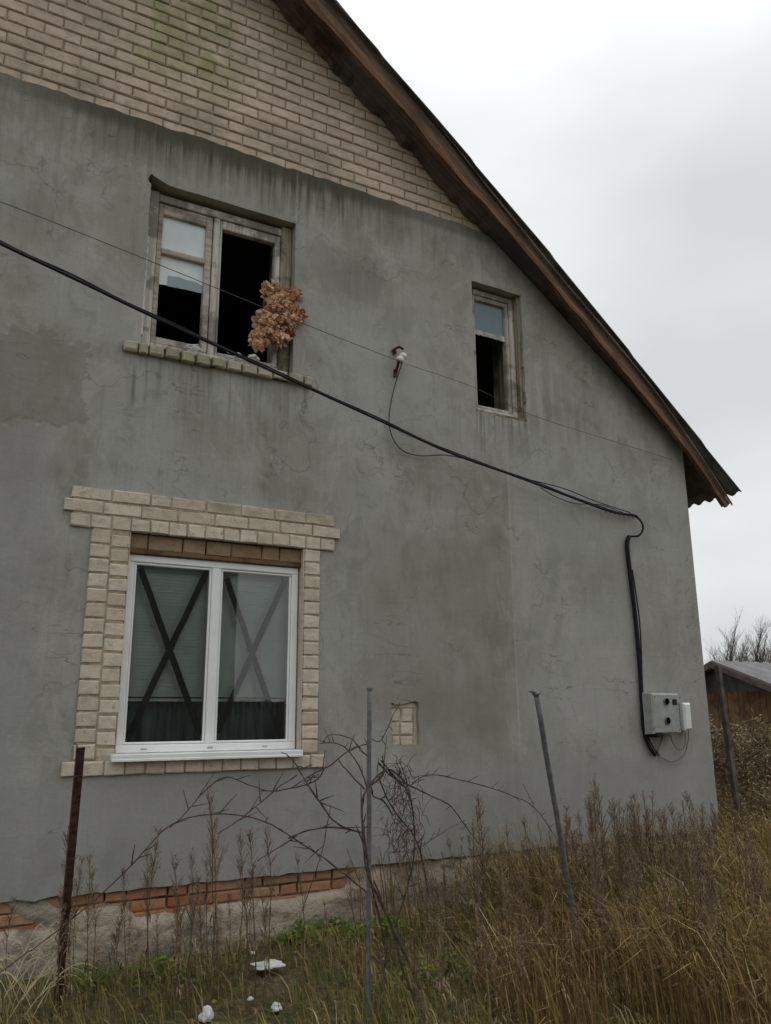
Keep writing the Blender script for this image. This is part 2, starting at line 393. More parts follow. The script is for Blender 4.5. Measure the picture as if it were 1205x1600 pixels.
M['drygrass'] = leafy('dry_grass', [(0, (.12, .135, .035)), (.3, (.22, .185, .06)), (.55, (.32, .235, .09)), (.8, (.44, .35, .18)), (1, (.62, .54, .38))])
M['redgrass'] = leafy('brown_grass', [(0, (.11, .062, .03)), (.4, (.22, .14, .055)), (.75, (.36, .25, .10)), (1, (.60, .48, .30))])
M['green'] = leafy('green_leaf', [(0, (.06, .09, .02)), (.5, (.12, .155, .035)), (.85, (.24, .24, .06)), (1, (.3, .24, .08))])
M['weed'] = leafy('dry_weed', [(0, (.10, .068, .043)), (.6, (.17, .115, .07)), (1, (.29, .22, .155))])
M['brush'] = leafy('brown_brushwood', [(0, (.08, .058, .034)), (.5, (.16, .115, .062)), (1, (.29, .23, .14))])

# ------------------------------------------------------------------ ground
def gz(x, y):
    near = -.43 - .10*sst(0, -1.6, y) if y < 0 else -.43+.05*sst(0, 6, y)
    return near + .035*mn.noise(Vector((x*1.3, y*1.3, 0))) + .02*mn.noise(Vector((x*4, y*4, 3)))
def ground():
    b = MB()
    xs = [-1500, -300, -60, -20, -8] + [-5+i*.2 for i in range(100)] + [20, 40, 100, 400, 1500]
    ys = [-1500, -300, -60, -25, -12] + [-8+i*.2 for i in range(75)] + [10, 20, 45, 120, 400, 1500]
    n = len(ys)
    for x in xs:
        for y in ys: b.v.append((x, y, gz(x, y) if abs(x) < 60 and abs(y) < 60 else -.45))
    for i in range(len(xs)-1):
        for j in range(n-1): b.face([i*n+j, (i+1)*n+j, (i+1)*n+j+1, i*n+j+1])
    m = Mat('soil_and_thatch', .97, .1)
    a = m.noise(2.2, 5, .6); f = m.noise(22, 5, .65, (3, 3, 0)); g = m.noise(5, 4, .6, (7, 1, 0))
    c = m.mix(m.ss(f, .35, .65), (.06, .045, .028), (.17, .135, .07))
    c = m.mix(m.mul(m.ss(g, .45, .6), .7), c, (.06, .075, .025)); c = m.mix(m.mul(m.ss(a, .5, .65), .4), c, (.15, .125, .075))
    m.color(c); m.bump(f, 1, .04)
    o = b.build('ground', m.m, None, True); o['kind'] = 'structure'
ground()

# ------------------------------------------------------------------ house
XR, XL, XC = 6.75, -4.75, 1.0
def roofz(x, t=0.0): return 8.076 - .744*abs(x-XC) + t
house = thing('house', 'unfinished grey rendered two-storey house with brick gable and brown verge boards', 'house', (1.0, 0, -.45))
def prism(loops, y0, y1, name, mat, parent):  # outline with holes, extruded along y
    bm = bmesh.new(); edges = []
    for lp in loops:
        vs = [bm.verts.new((x, y0, z)) for x, z in lp]
        edges += [bm.edges.new((vs[i], vs[(i+1) % len(vs)])) for i in range(len(vs))]
    r = bmesh.ops.triangle_fill(bm, edges=edges, use_beauty=True, use_dissolve=False)
    faces = [g for g in r['geom'] if isinstance(g, bmesh.types.BMFace)]
    e = bmesh.ops.extrude_face_region(bm, geom=faces)
    bmesh.ops.translate(bm, vec=(0, y1-y0, 0), verts=[g for g in e['geom'] if isinstance(g, bmesh.types.BMVert)])
    bmesh.ops.recalc_face_normals(bm, faces=bm.faces)
    me = bpy.data.meshes.new(name); bm.to_mesh(me); bm.free(); me.materials.append(mat)
    o = bpy.data.objects.new(name, me); COL.objects.link(o)
    if parent: put(o, parent)
    return o
def jag(p, q, n, amp, seed=0):                # points from p to q (q excluded) with ragged offsets
    o = []
    for i in range(n):
        t = i/n; x = p[0]+(q[0]-p[0])*t; z = p[1]+(q[1]-p[1])*t
        k = 0 if i == 0 else amp
        o.append((x + k*mn.noise(Vector((x*9+seed, z*9, seed))), z + k*mn.noise(Vector((x*9, z*9+seed, seed+5)))))
    return o
def raggedrect(x0, x1, z0, z1, amp=.008, n=12, seed=1):
    return jag((x0, z0), (x1, z0), n, amp, seed)+jag((x1, z0), (x1, z1), n, amp, seed)+jag((x1, z1), (x0, z1), n, amp, seed)+jag((x0, z1), (x0, z0), n, amp, seed)
outer = jag((XL, 0), (XR, 0), 160, .022, 2) + [(XR, 0), (XR, 3.80), (4.30, 5.62)] + jag((4.30, 5.62), (-2.30, 5.62), 130, .022, 6)[1:] + [(-2.3, 5.62), (XL, 3.80)]
uw = jag((1.117, 3.725), (2.32, 3.725), 8, .005, 3)+jag((2.32, 3.725), (2.32, 5.10), 10, .006, 4)+jag((2.32, 5.10), (1.13, 5.105), 10, .006, 5)+[(1.125, 5.15), (1.118, 5.165), (1.10, 5.15), (1.088, 5.12), (1.092, 5.09), (1.112, 5.07)]+jag((1.112, 4.95), (1.117, 3.725), 10, .008, 6)
sw = raggedrect(4.107, 4.687, 3.735, 5.045, .012, 12, 9)
lw = [(1.14, .80), (2.44, .80), (2.44, 2.32), (1.14, 2.32)]
nic = raggedrect(3.205, 3.45, .845, 1.165, .02, 7, 21)
prism([outer, uw, sw, lw, nic], 0, .38, 'wall', M['plaster'], house)
b = MB()                                       # back, sides, floors of the shell
b.box(XL, XL+.35, .38, 9, -.5, 3.8); b.box(XR-.35, XR, .38, 9, -.5, 3.8); b.box(XL, XR, 9, 9.35, -.5, 3.8)
b.build('wall', plain('rear_wall_render', (.22, .22, .21), .9, .2, .2, 2, .3), house)
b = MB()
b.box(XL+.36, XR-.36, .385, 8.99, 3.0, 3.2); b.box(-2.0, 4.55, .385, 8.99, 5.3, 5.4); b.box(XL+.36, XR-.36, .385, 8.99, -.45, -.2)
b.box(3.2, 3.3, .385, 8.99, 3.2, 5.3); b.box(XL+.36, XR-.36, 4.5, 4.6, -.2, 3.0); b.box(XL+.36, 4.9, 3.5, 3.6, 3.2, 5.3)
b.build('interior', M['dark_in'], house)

# gable brickwork: backing mortar and single bricks
gpoly = [(4.3, 5.621), (XC, roofz(XC, .08)), (-2.3, 5.621)]
prism([[(4.36, 5.625), (XC, roofz(XC, .06)), (-2.36, 5.625)]], .024, .37, 'mortar_bed', M['mortar'], house)
prism([[(XR, 3.803), (4.302, 5.622), (4.36, 5.63), (XR, 3.87)]], .03, .37, 'verge_wall', M['mortar'], house)
b = MB(); z = 5.60; row = 0
while z < 8.0:
    x = -2.6 + (0 if row % 2 else -.13) + rng.uniform(-.02, .02)
    while x < 4.6:
        wd = .25
        x0, x1 = x, x+wd; x += wd+.011
        lim = (8.82+.05-z)/.744; liml = 2*XC-lim
        x0 = max(x0, liml); x1 = min(x1, lim)
        if x1-x0 < .03: continue
        dz = rng.uniform(-.002, .002)
        b.brick(x0, x1, z+dz, z+.088+dz, .010+rng.uniform(-.003, .003), .05, .0028, .008)
    z += .1; row += 1
b.build('gable_brickwork', M['gable_brick'], house)

# plinth
b = MB()
nx, nz_ = 460, 22
for i in range(nx+1):
    x = XL+(XR-XL)*i/nx
    for j in range(nz_+1):
        zz = 0.012 - .62*j/nz_
        rgh = mn.fractal(Vector((x*5, zz*9, 1)), .8, 2.1, 5)*.028
        brk = sst(-.20, -.14, zz+.05*mn.noise(Vector((x*3, zz*3, 8)))) * (1-sst(2.7, 2.95, x))
        cover = sst(.10, .32, mn.noise(Vector((x*2.2+4, zz*4, 3))))
        y = .022 - .034*sst(0, -.25, zz) + rgh*.6
        y += .06*brk*(1-cover)
        if x > 2.9: y += .012*sst(-.16, 0, zz) + rgh*.9*sst(-.3, 0, zz)
        b.v.append((x, y, zz))
for i in range(nx):
    for j in range(nz_): k = i*(nz_+1)+j; b.face([k, k+1, k+nz_+2, k+nz_+1])
b.build('plinth', M['concrete'], house, True)
b = MB()
for r_ in range(3):
    x = XL + r_*.13
    while x < 3.0:
        wd = .25 if rng.random() > .25 else .12
        b.brick(x, min(x+wd, 3.05), -.068-r_*.072, -.004-r_*.072, .026+rng.uniform(-.006, .008), .2, .004, .008); x += wd+.012
b.build('brick_band', M['red_brick'], house)

# brick surround of the lower window
b = MB()
def zrow(pxs, x0, x1, xs, z0, z1):            # joints given in measured positions across a row
    s_ = [x0]+xs+[x1]
    for a, c in zip(s_, s_[1:]): b.brick(a+.005, c-.005, z0+.006, z1-.006, -.022+rng.uniform(-.004, .004), .03, .004, .006)
def xs_of(zx, y): return [at(80+q/2.5104, 730+y/2.5104, -.02).x for q in zx]
zrow(0, .73, 2.70, xs_of((242, 392, 475), 110)+xs_of((612, 748), 140)+xs_of((878, 1000), 165), 2.505, 2.60)
zrow(0, .685, 2.745, xs_of((208, 358), 160)+xs_of((500, 645), 180)+xs_of((775, 900, 1027), 215), 2.41, 2.505)
zrow(0, .735, 2.70, xs_of((155, 238, 315), 220)+xs_of((390, 463, 535, 607), 240)+xs_of((678, 742, 810, 870), 265)+xs_of((935, 1000, 1058), 290), 2.31, 2.41)
zt = 2.31; k = 0
for k in range(15):
    z1 = 2.31-k*.1007; z0 = z1-.1007
    b.brick(.882, 1.005, z0+.006, z1-.006, -.022, .03, .004, .006)
    b.brick(2.448, 2.573, z0+.006, z1-.006, -.022, .03, .004, .006)
    z1 -= .025
    b.brick(1.016, 1.136+rng.uniform(-.006, .006), z0-.02+.006, z1-.006, -.020, .03)
xs = [.812+.131*i for i in range(15)]
for a, c in zip(xs, xs[1:]): b.brick(a+.005, min(c, 2.635)-.005, .702, .79, -.024, .03)
b.box(1.137, 1.142, -.01, .3, .80, 2.31); b.box(2.437, 2.446, -.01, .3, .80, 2.31)
su = b.build('brick_surround', M['trim_brick'], house)
b = MB(); b.box(.745, 2.69, -.014, .0, 2.50, 2.592); b.box(.70, 2.735, -.0143, .0, 2.418, 2.498); b.box(.75, 2.69, -.0146, 0, 2.32, 2.416); b.box(.89, 1.13, -.0149, 0, .80, 2.318); b.box(2.455, 2.566, -.0149, 0, .80, 2.318); b.box(.825, 2.625, -.0152, 0, .709, .798)
b.build('surround_mortar', M['mortar_light'], house)
b = MB()                                       # recessed course over the window
x = 1.14
for wd in (.13, .25, .17, .19, .24, .14, .2):
    b.brick(x+.004, min(x+wd, 2.44)-.004, 2.205, 2.31, .035+rng.uniform(-.004, .004), .2, .004, .007); x += wd
b.build('lintel_course', M['brown_brick'], house)
b = MB(); b.box(1.14, 2.44, .03, .2, 2.172, 2.203, .004); b.box(1.14, 2.44, .21, .36, 2.172, 2.35)
b.build('lintel_board', wood_mat('stained_lintel_wood', (.20, .12, .065), (.13, .08, .045), 'x'), house)
# bare brick patch
b = MB(); b.tint = .4
for (x0, x1, z0, z1) in ((3.18, 3.30, 1.02, 1.115), (3.315, 3.41, 1.02, 1.115), (3.2, 3.29, .92, 1.01), (3.3, 3.41, .92, 1.01), (3.22, 3.29, .84, .91), (3.3, 3.41, .84, .91), (3.19, 3.43, 1.125, 1.17), (3.418, 3.46, .84, 1.17)):
    b.brick(x0, x1-.003, z0, z1, .018+rng.uniform(0, .01), .1, .004)
b.build('bare_brick_patch', M['trim_brick'], house)
b = MB(); b.box(3.18, 3.48, .03, .1, .82, 1.19); b.build('patch_mortar', M['mortar_light'], house)

# upper brick sill
b = MB()
xs = [.985, 1.10, 1.175, 1.29, 1.405, 1.52, 1.64, 1.76, 1.885, 2.01, 2.135, 2.27, 2.40, 2.475]
for i, (a, c) in enumerate(zip(xs, xs[1:])):
    d = -.004*math.sin(i*1.7); b.brick(a+.007, c-.007, 3.645+d, 3.722+d, -.052+rng.uniform(-.006, .006), .36, .005, .010)
b.build('brick_sill', M['sill_brick'], house)
b = MB(); b.box(.992, 2.468, -.030, .37, 3.65, 3.712); b.build('sill_mortar', plain('mossy_mortar', (.10, .095, .05), .95, .2, .5, 20, .5), house)
b = MB(); b.box(4.11, 4.68, .01, .36, 3.70, 3.765, .01); b.build('wooden_sill', M['jamb'], house)

# ------------------------------------------------------------------ windows
def wpart(parent, name='window', label=None):
    o = thing(name, '', '', WP[parent.name]); del o['label']; del o['category']
    o.parent = parent; o.location = (0, 0, 0); WP[o.name] = WP[parent.name]
    if label: o['label'] = label
    return o
# lower window (white plastic)
W = MB()
fx0, fx1, fz0, fz1 = 1.143, 2.427, .832, 2.17
def frame_rect(b, x0, x1, z0, z1, w_, y0, y1, c=.006):
    b.box(x0, x1, y0, y1, z1-w_, z1, c); b.box(x0, x1, y0, y1, z0, z0+w_, c)
    b.box(x0, x0+w_, y0+.0008, y1, z0+w_, z1-w_, c); b.box(x1-w_, x1, y0+.0008, y1, z0+w_, z1-w_, c)
frame_rect(W, fx0, fx1, fz0, fz1, .052, .055, .125)
W.box(1.752, 1.818, .0565, .125, fz0+.052, fz1-.052, .006)
lwin = W.build('window', M['pvc'], house); lwin['label'] = 'white plastic window with black tape crosses on both panes'
WP[lwin.name] = Vector((0, 0, 0))
b = MB()
for x0, x1 in ((1.197, 1.750), (1.820, 2.373)): frame_rect(b, x0, x1, .886, 2.116, .016, .063, .115, .005)
b.build('glazing_bead', M['pvc'], lwin)
for x0, x1 in ((1.212, 1.737), (1.834, 2.358)):
    b = MB(); b.box(x0, x1, .075, .081, .90, 2.102); b.build('pane', M['glass'], lwin)
def strip(p, q, name, parent, Y=.0865, hw=.0225):
    b = MB(); p = Vector(p); q = Vector(q); n_ = 10; d = (q-p).normalized(); sd_ = d.cross(Vector((0, 1, 0))).normalized()
    pts = [p.lerp(q, i/n_)+sd_*rng.uniform(-.002, .002) for i in range(n_+1)]
    for i in range(n_):
        b.obb((pts[i]+pts[i+1])/2, (pts[i+1]-pts[i])*.5, (0, .0008, 0), sd_*hw)
    b.build(name, M['tape'], parent)
def zp(x, y, Y): return at(80+x/2.5104, 730+y/2.5104, Y)
for a, c in (((350, 395), (583, 1045)), ((615, 400), (298, 1065)), ((688, 435), (902, 1062)), ((918, 440), (650, 1042))):
    Y = .0865+.002*rng.random(); strip(zp(*a, Y), zp(*c, Y), 'tape_strip', lwin, Y)
b = MB(); b.box(1.105, 2.435, -.075, .06, .792, .83, .004); b.box(1.107, 2.433, -.078, -.06, .783, .80, .003)
b.build('sill', M['pvc'], lwin)
mcap = plain('grey_cap', (.42, .42, .42), .5)
for x in (1.335, 1.79, 2.19): b = MB(); b.box(x-.02, x+.02, .050, .058, .852, .862, .003); b.build('drain_cap', mcap, lwin)
b = MB()
zz = 2.13; k_ = 0
while zz > 1.20:                                # slatted blind
    b.obb((1.785, .16+.0015*(k_%2), zz), (.61, 0, 0), (0, .0035, .0125), (0, .0005, -.0001)); zz -= .0235; k_ += 1
b.box(1.18, 2.39, .149, .171, 1.17, 1.19)
b.build('blind', M['blind'], lwin)
b = MB()
n_ = 60
for i in range(n_+1):
    x = 1.15+1.27*i/n_; y = .26+.02*math.sin(i*.9)+.01*math.sin(i*2.3)
    b.v += [(x, y, .75), (x, y, 2.3)]
for i in range(n_): b.face([2*i, 2*i+2, 2*i+3, 2*i+1])
b.build('curtain', M['curtain'], lwin)

# upper left window: weathered wooden casement, broken
b = MB()
def post(b, x0, x1, z0, z1, y0, y1, c=.006):
    b.tint = rng.random()*.7; b.box(x0, x1, y0, y1, z0, z1, c)
post(b, 1.125, 1.20, 3.73, 5.085, .085, .20); post(b, 2.255, 2.312, 3.73, 5.085, .085, .20)
post(b, 1.20, 2.255, 5.005, 5.07, .087, .20); post(b, 1.20, 2.255, 3.735, 3.80, .087, .20)
post(b, 1.648, 1.700, 3.80, 5.005, .095, .20)
uwin = b.build('window', M['oldwood'], house); WP[uwin.name] = Vector((0, 0, 0))
uwin['label'] = 'weathered wooden casement window with one broken pane and one empty half'
b = MB()                                        # left sash
post(b, 1.203, 1.243, 3.805, 5.0, .100, .150); post(b, 1.588, 1.640, 3.805, 5.0, .100, .150)
post(b, 1.243, 1.588, 4.905, 5.0, .101, .150); post(b, 1.243, 1.588, 3.805, 3.86, .101, .150); post(b, 1.243, 1.588, 4.565, 4.612, .092, .150)
b.build('sash', M['oldwood_h'], uwin)
b = MB(); post(b, 1.703, 1.722, 3.805, 5.0, .105, .150); post(b, 2.176, 2.225, 3.805, 5.0, .100, .150); post(b, 1.722, 2.176, 4.925, 5.0, .101, .150); post(b, 1.722, 2.176, 3.805, 3.835, .101, .150)
b.build('sash', M['oldwood'], uwin)
b = MB(); b.box(1.243, 1.588, .128, .132, 4.612, 4.905); b.build('pane', M['milky'], uwin)
o = prism([[(1.243, 4.565), (1.588, 4.565), (1.588, 4.365), (1.53, 4.352), (1.47, 4.345), (1.40, 4.338), (1.30, 4.318), (1.243, 4.313)]], .128, .132, 'pane', M['milky'], uwin); o['label'] = 'broken remnant of a milky pane'
o = prism([[(1.312, 4.40), (1.40, 4.412), (1.45, 4.40), (1.53, 4.405), (1.588, 4.385), (1.588, 4.318), (1.47, 4.318), (1.312, 4.31)]], .1225, .127, 'pane_shard', M['shard'], uwin)
b = MB(); b.tint = .3; b.box(2.226, 2.318, .07, .35, 3.73, 5.09, .01); b.box(1.12, 2.318, .21, .35, 5.06, 5.2); b.build('jamb', M['jamb'], uwin)
# plaster chip left of the frame + lath
b = MB(); post(b, 1.113, 1.127, 3.8, 4.62, -.003, .06, .003); b.build('lath', M['oldwood'], uwin)
# small window
b = MB()
post(b, 4.115, 4.172, 3.77, 5.03, .085, .20); post(b, 4.598, 4.655, 3.77, 5.03, .085, .20)
post(b, 4.172, 4.598, 4.975, 5.03, .087, .20); post(b, 4.172, 4.598, 3.77, 3.82, .087, .20)
swin = b.build('window', M['oldwood'], house); WP[swin.name] = Vector((0, 0, 0))
swin['label'] = 'narrow weathered window with pane only in its upper part'
b = MB(); post(b, 4.174, 4.20, 3.822, 4.97, .094, .15); post(b, 4.555, 4.594, 3.822, 4.97, .094, .15); post(b, 4.20, 4.555, 4.925, 4.97, .095, .15); post(b, 4.2, 4.555, 3.822, 3.85, .095, .15)
b.build('sash', M['oldwood'], swin)
b = MB(); b.box(4.2, 4.555, .125, .129, 4.62, 4.925); b.build('pane', M['bluepane'], swin)
b = MB()
for i in range(12):
    xa = 4.201+.353*i/12; dz = rng.uniform(-.004, .004); b.obb((xa+.353/24, .117+rng.uniform(-.002, .002), 4.598+dz-.004*i/12), (.353/24+.0005, 0, dz*.3), (0, .006, .002), (0, .002, .026+rng.uniform(-.003, .002))); b.build('glazing_bar', M['foam'], swin)
b = MB(); b.tint = .4; b.box(4.656, 4.688, .03, .36, 3.75, 5.04, .008)
for i in range(14):
    z0 = 3.76+i*.09; b.tint = rng.random(); b.obb((4.684, .05+rng.random()*.12, z0+.045), (.008, 0, 0), (0, .05, .0), (0, 0, .05))
b.box(4.1, 4.688, .20, .36, 5.03, 5.15); b.build('jamb', M['jamb'], swin)
b = MB(); b.tint = .2; b.box(at(774, 600, .45).x, at(800, 600, .45).x, .45, .48, 3.3, 5.0); b.build('inner_board', M['jamb'], swin)

# ------------------------------------------------------------------ roof
EDGE = [(1.0, -.36), (2.5, -.345), (3.56, -.32), (4.8, -.26), (6.15, -.20), (7.47, -.13)]
TS = [(1.0, .212), (3.6, .212), (4.9, .215), (6.2, .150), (7.5, .085)]
def sheet_grid(sign, mat, name, y1=9.6, t=.112, xe=7.45):
    b = MB(); nu = 110; step = .03; nv = int((y1+.5)/step)
    for i in range(nu+1):
        u = i/nu; x = XC + (xe-XC)*u
        pitch_pos = (x-XC)*1.247/1.22; fr = pitch_pos-math.floor(pitch_pos)
        lift = .018*fr
        ed = lerp_t(EDGE, x)
        for j in range(nv+1):
            y = ed + j*step
            z = roofz(x, lerp_t(TS, x)+lift+.019*math.sin(j*step/.15*2*math.pi)); z -= .02 if False else 0
            b.v.append((XC+sign*(x-XC), y, z))
    for i in range(nu):
        for j in range(nv):
            k = i*(nv+1)+j; b.face([k, k+1, k+nv+2, k+nv+1])
    o = b.build(name, mat, house, True)
    md = o.modifiers.new('thickness', 'SOLIDIFY'); md.thickness = .009; md.offset = 1 if sign < 0 else -1
    return o
r1 = sheet_grid(1, M['roofsheet'], 'roof_sheeting'); r2 = sheet_grid(-1, M['roofsheet'], 'roof_sheeting')
r1.modifiers[0].offset = 1; r2.modifiers[0].offset = -1
b = MB()                                       # sheathing boards under the sheets
x = 7.30
while x > XC+.1:
    wd = rng.uniform(.12, .17); b.tint = rng.random()
    for sgn in (1, -1):
        xa, xb = XC+sgn*(x-XC), XC+sgn*(x-wd-XC); ed = lerp_t(EDGE, x)+.09+rng.uniform(-.01, .01)
        q = len(b.v)
        for yy in (ed, 9.5):
            for xx in (xa, xb):
                for tt in (-.062, -.034): b.v.append((xx, yy, roofz(xx, lerp_t(TS, XC+abs(xx-XC))+tt)))
        for f_ in ((0,1,3,2),(4,6,7,5),(0,4,5,1),(2,3,7,6),(0,2,6,4),(1,5,7,3)): b.face([q+i for i in f_])
    x -= wd+.006
b.build('sheathing', M['soffit'], house)
for yy in (.55, 1.5, 2.45):
    b = MB(); q = len(b.v)
    for dy in (0, .05):
        for xx, t0 in ((XR+.02, -.08), (7.28, -.07)):
            for tt in (t0, .01): b.v.append((xx, yy+dy, roofz(xx, tt)))
    for f_ in ((0,1,3,2),(4,6,7,5),(0,4,5,1),(2,3,7,6),(0,2,6,4),(1,5,7,3)): b.face([q+i for i in f_])
    b.build('rafter_end', M['soffit'], house)
# verge board (fascia): top and bottom edges surveyed, board 3 cm thick
FY = [(1.0, -.32), (2.2, -.31), (3.2, -.295), (4.2, -.25), (5.3, -.205), (6.2, -.17), (6.9, -.13), (7.5, -.11)]
def edge_pts(pix, dy=0):
    o = []
    for p in pix:
        X = at(p[0], p[1], -.25).x
        for _ in range(3): X = at(p[0], p[1], lerp_t(FY, X)+dy).x
        o.append(at(p[0], p[1], lerp_t(FY, X)+dy))
    return o
bot = edge_pts([(476, 0), (560, 92), (632, 173), (700, 257), (771, 334), (839, 415), (911, 502), (996, 606), (1073, 702), (1133, 791)])
top = edge_pts([(527, 3), (610, 104), (690, 200), (757, 285), (815, 357), (880, 437), (950, 520), (1018, 603), (1080, 690), (1143, 786)])
def verge(name, bot, top, th, mat, ridge=True, seg=8, amp=0.0):
    b = MB(); bt = smooth_pts(bot, seg); tp = smooth_pts(top, seg)
    if ridge:
        bt = [Vector((XC, bt[0].y, roofz(XC)+(bt[0].z-roofz(bt[0].x))))]+bt
        tp = [Vector((XC, tp[0].y, roofz(XC)+(tp[0].z-roofz(tp[0].x))))]+tp
    for p, q in zip(bt, tp):
        d = amp*(mn.noise(Vector((p.x*5, 0, 3)))+.5*mn.noise(Vector((p.x*19, 0, 3))))
        b.v += [(p.x, p.y, p.z+d), (q.x, q.y, q.z), (q.x, q.y+th, q.z), (p.x, p.y+th, p.z+d)]
    for i in range(len(bt)-1):
        b.tint = .5*(mn.noise(Vector((i*.08, 2, 0)))+.6)
        for k in range(4): b.face([i*4+k, (i+1)*4+k, (i+1)*4+(k+1) % 4, i*4+(k+1) % 4])
    b.face([3, 2, 1, 0]); n4 = (len(bt)-1)*4; b.face([n4, n4+1, n4+2, n4+3])
    return b.build(name, mat, house)
mid = [p.lerp(q, .40) for p, q in zip(bot, top)]
verge('verge_board', bot, mid, .045, M['fascia'], amp=.022)
mid2 = [Vector((p.x, p.y+.016, p.z-.02)) for p in mid]; top2 = [Vector((p.x, p.y+.016, p.z)) for p in top]
verge('verge_board', mid2, top2, .03, wood_mat('dark_verge_wood', (.15, .088, .055), (.07, .048, .038), 'slope', .9, (.13, .11, .095)), amp=.01)
mb_ = [Vector((XC-(p.x-XC), p.y, p.z)) for p in bot]; mt_ = [Vector((XC-(p.x-XC), p.y, p.z)) for p in top]
verge('verge_board', mb_, mt_, .045, M['fascia'])
# lighter narrow strip along the top of the board
tp2 = [Vector((p.x, p.y-.012, p.z-.004)) for p in top]; bt2 = [Vector((p.x, p.y-.012, p.z-.030)) for p in top]
verge('verge_batten', bt2, tp2, .011, wood_mat('grey_batten', (.15, .13, .10), (.10, .08, .06), 'slope'))
# waney-edged soffit boards between wall and verge board
b = MB(); n_ = 240
for i in range(n_+1):
    x = XC+(6.74-XC)*i/n_
    sc = .055*abs(math.sin(x*4.3+mn.noise(Vector((x*1.5, 0, 0)))*4)) + .03*mn.noise(Vector((x*13, 0, 0)))+.015
    fy = lerp_t(FY, x)+.03
    zb = roofz(x, -.055)
    amp = 1-sst(4.0, 4.6, x)
    b.v += [(x, -.004, roofz(x, .012)-sc*amp*1.3), (x, fy*.5, roofz(x, -.02)-sc*.4*amp), (x, fy, zb), (x, fy, roofz(x, .045)), (x, -.004, roofz(x, .045))]
for i in range(n_):
    b.tint = .5+.5*math.sin(math.floor(i/23)*2.4)
    for k in range(5): b.face([i*5+k, (i+1)*5+k, (i+1)*5+(k+1) % 5, i*5+(k+1) % 5])
b.build('soffit_board', M['soffit'], house)

# ------------------------------------------------------------------ things on the wall
# ragged clump hanging from the upper window
def clump():
    r2_ = random.Random(4); b = MB()
    blobs = [(436, 478, .0, .125, .115, .14), (448, 500, .0, .115, .10, .11), (416, 505, -.01, .085, .09, .10), (403, 530, .0, .055, .06, .085), (434, 526, .0, .07, .08, .07), (468, 490, -.02, .055, .05, .045), (424, 455, 0, .07, .07, .06), (455, 462, 0, .06, .06, .05)]
    for (px, py, Y, ax_, ay_, az_) in blobs:
        c = at(px, py, Y); bm = bmesh.new(); bmesh.ops.create_icosphere(bm, subdivisions=5, radius=1); q = len(b.v)
        for v in bm.verts:
            d = v.co.normalized(); p = Vector((d.x*ax_, d.y*ay_, d.z*az_))
            n_ = mn.fractal((c+p)*13, .6, 2.3, 5)*.34+abs(mn.noise((c+p)*34))*.26-.06
            v.co = c+p*(.88+n_)
        bm.verts.index_update()
        b.v += [tuple(v.co) for v in bm.verts]
        for f in bm.faces: b.tint = min(1, max(0, .5+mn.noise(f.calc_center_median()*26)*1.1)); b.face([q+v.index for v in f.verts])
        bm.free()
        for k in range(42):
            d = Vector((r2_.gauss(0, 1), r2_.gauss(0, 1), r2_.gauss(0, 1))).normalized()
            p = c+Vector((d.x*ax_, d.y*ay_, d.z*az_))*r2_.uniform(.78, 1.02)
            dn = (d*r2_.uniform(.4, 1)+Vector((r2_.uniform(-.4, .4), r2_.uniform(-.2, .2), r2_.uniform(-.9, .3)))).normalized()
            side = dn.cross(Vector((r2_.uniform(-1, 1), r2_.uniform(-1, 1), r2_.uniform(-1, 1)))).normalized(); up = dn.cross(side)
            ln_ = r2_.uniform(.018, .052); w_ = ln_*r2_.uniform(.35, .8); q = len(b.v); b.tint = min(1, max(0, r2_.gauss(.55, .3)))
            cu = r2_.uniform(-.5, .6)
            for t, ww in ((0, .5), (.35, 1), (.7, .8), (1, .25)):
                m_ = p+dn*ln_*t+up*cu*ln_*t*t; jw = w_*ww*r2_.uniform(.7, 1.2)
                b.v += [tuple(m_-side*jw+up*.3*jw), tuple(m_+up*.004), tuple(m_+side*jw+up*.3*jw), tuple(m_-up*.004)]
            for i in range(3):
                for (a1, a2) in ((0, 1), (1, 2), (2, 3), (3, 0)): b.face([q+i*4+a1, q+i*4+a2, q+i*4+4+a2, q+i*4+4+a1])
            b.face([q+12, q+13, q+14, q+15])
    o = b.build('ragged_clump', M['clump'])
    tag(o, 'orange-brown ragged crumpled clump hanging out of the upper broken window', 'clump')
clump()
def chunk(name, label, cat, c, sx_, sy_, sz_, mat, seed, group=None, rot=0):
    bm = bmesh.new(); bmesh.ops.create_icosphere(bm, subdivisions=3, radius=1)
    for v in bm.verts:
        n_ = mn.noise(v.co*1.4+Vector((seed, 0, 0))); v.co *= 1+.45*n_+.12*mn.noise(v.co*5+Vector((seed, 3, 1)))
        v.co = Vector((v.co.x*sx_, v.co.y*sy_, max(-.6, v.co.z)*sz_)); v.co = Matrix.Rotation(rot, 3, 'Y') @ v.co
    me = bpy.data.meshes.new(name); bm.to_mesh(me); bm.free(); me.materials.append(mat)
    o = bpy.data.objects.new(name, me); COL.objects.link(o); o.location = c
    return tag(o, label, cat, group)
G = 'pale rubble on the upper window sill'
chunk('rubble_piece', 'pale flat lump at the right end of the upper brick sill', 'rubble', at(396, 560, .04), .048, .05, .026, M['foam'], 1, G, .2)
chunk('rubble_piece', 'small pale lump below the middle post of the upper window', 'rubble', at(372, 556, .04), .03, .04, .018, M['foam'], 5, G, .15)
chunk('rubble_piece', 'tiny pale crumb in the middle of the upper brick sill', 'rubble', at(357, 549, .04), .016, .02, .016, M['foam'], 9, G, .1)
b = MB(); r_ = random.Random(3)
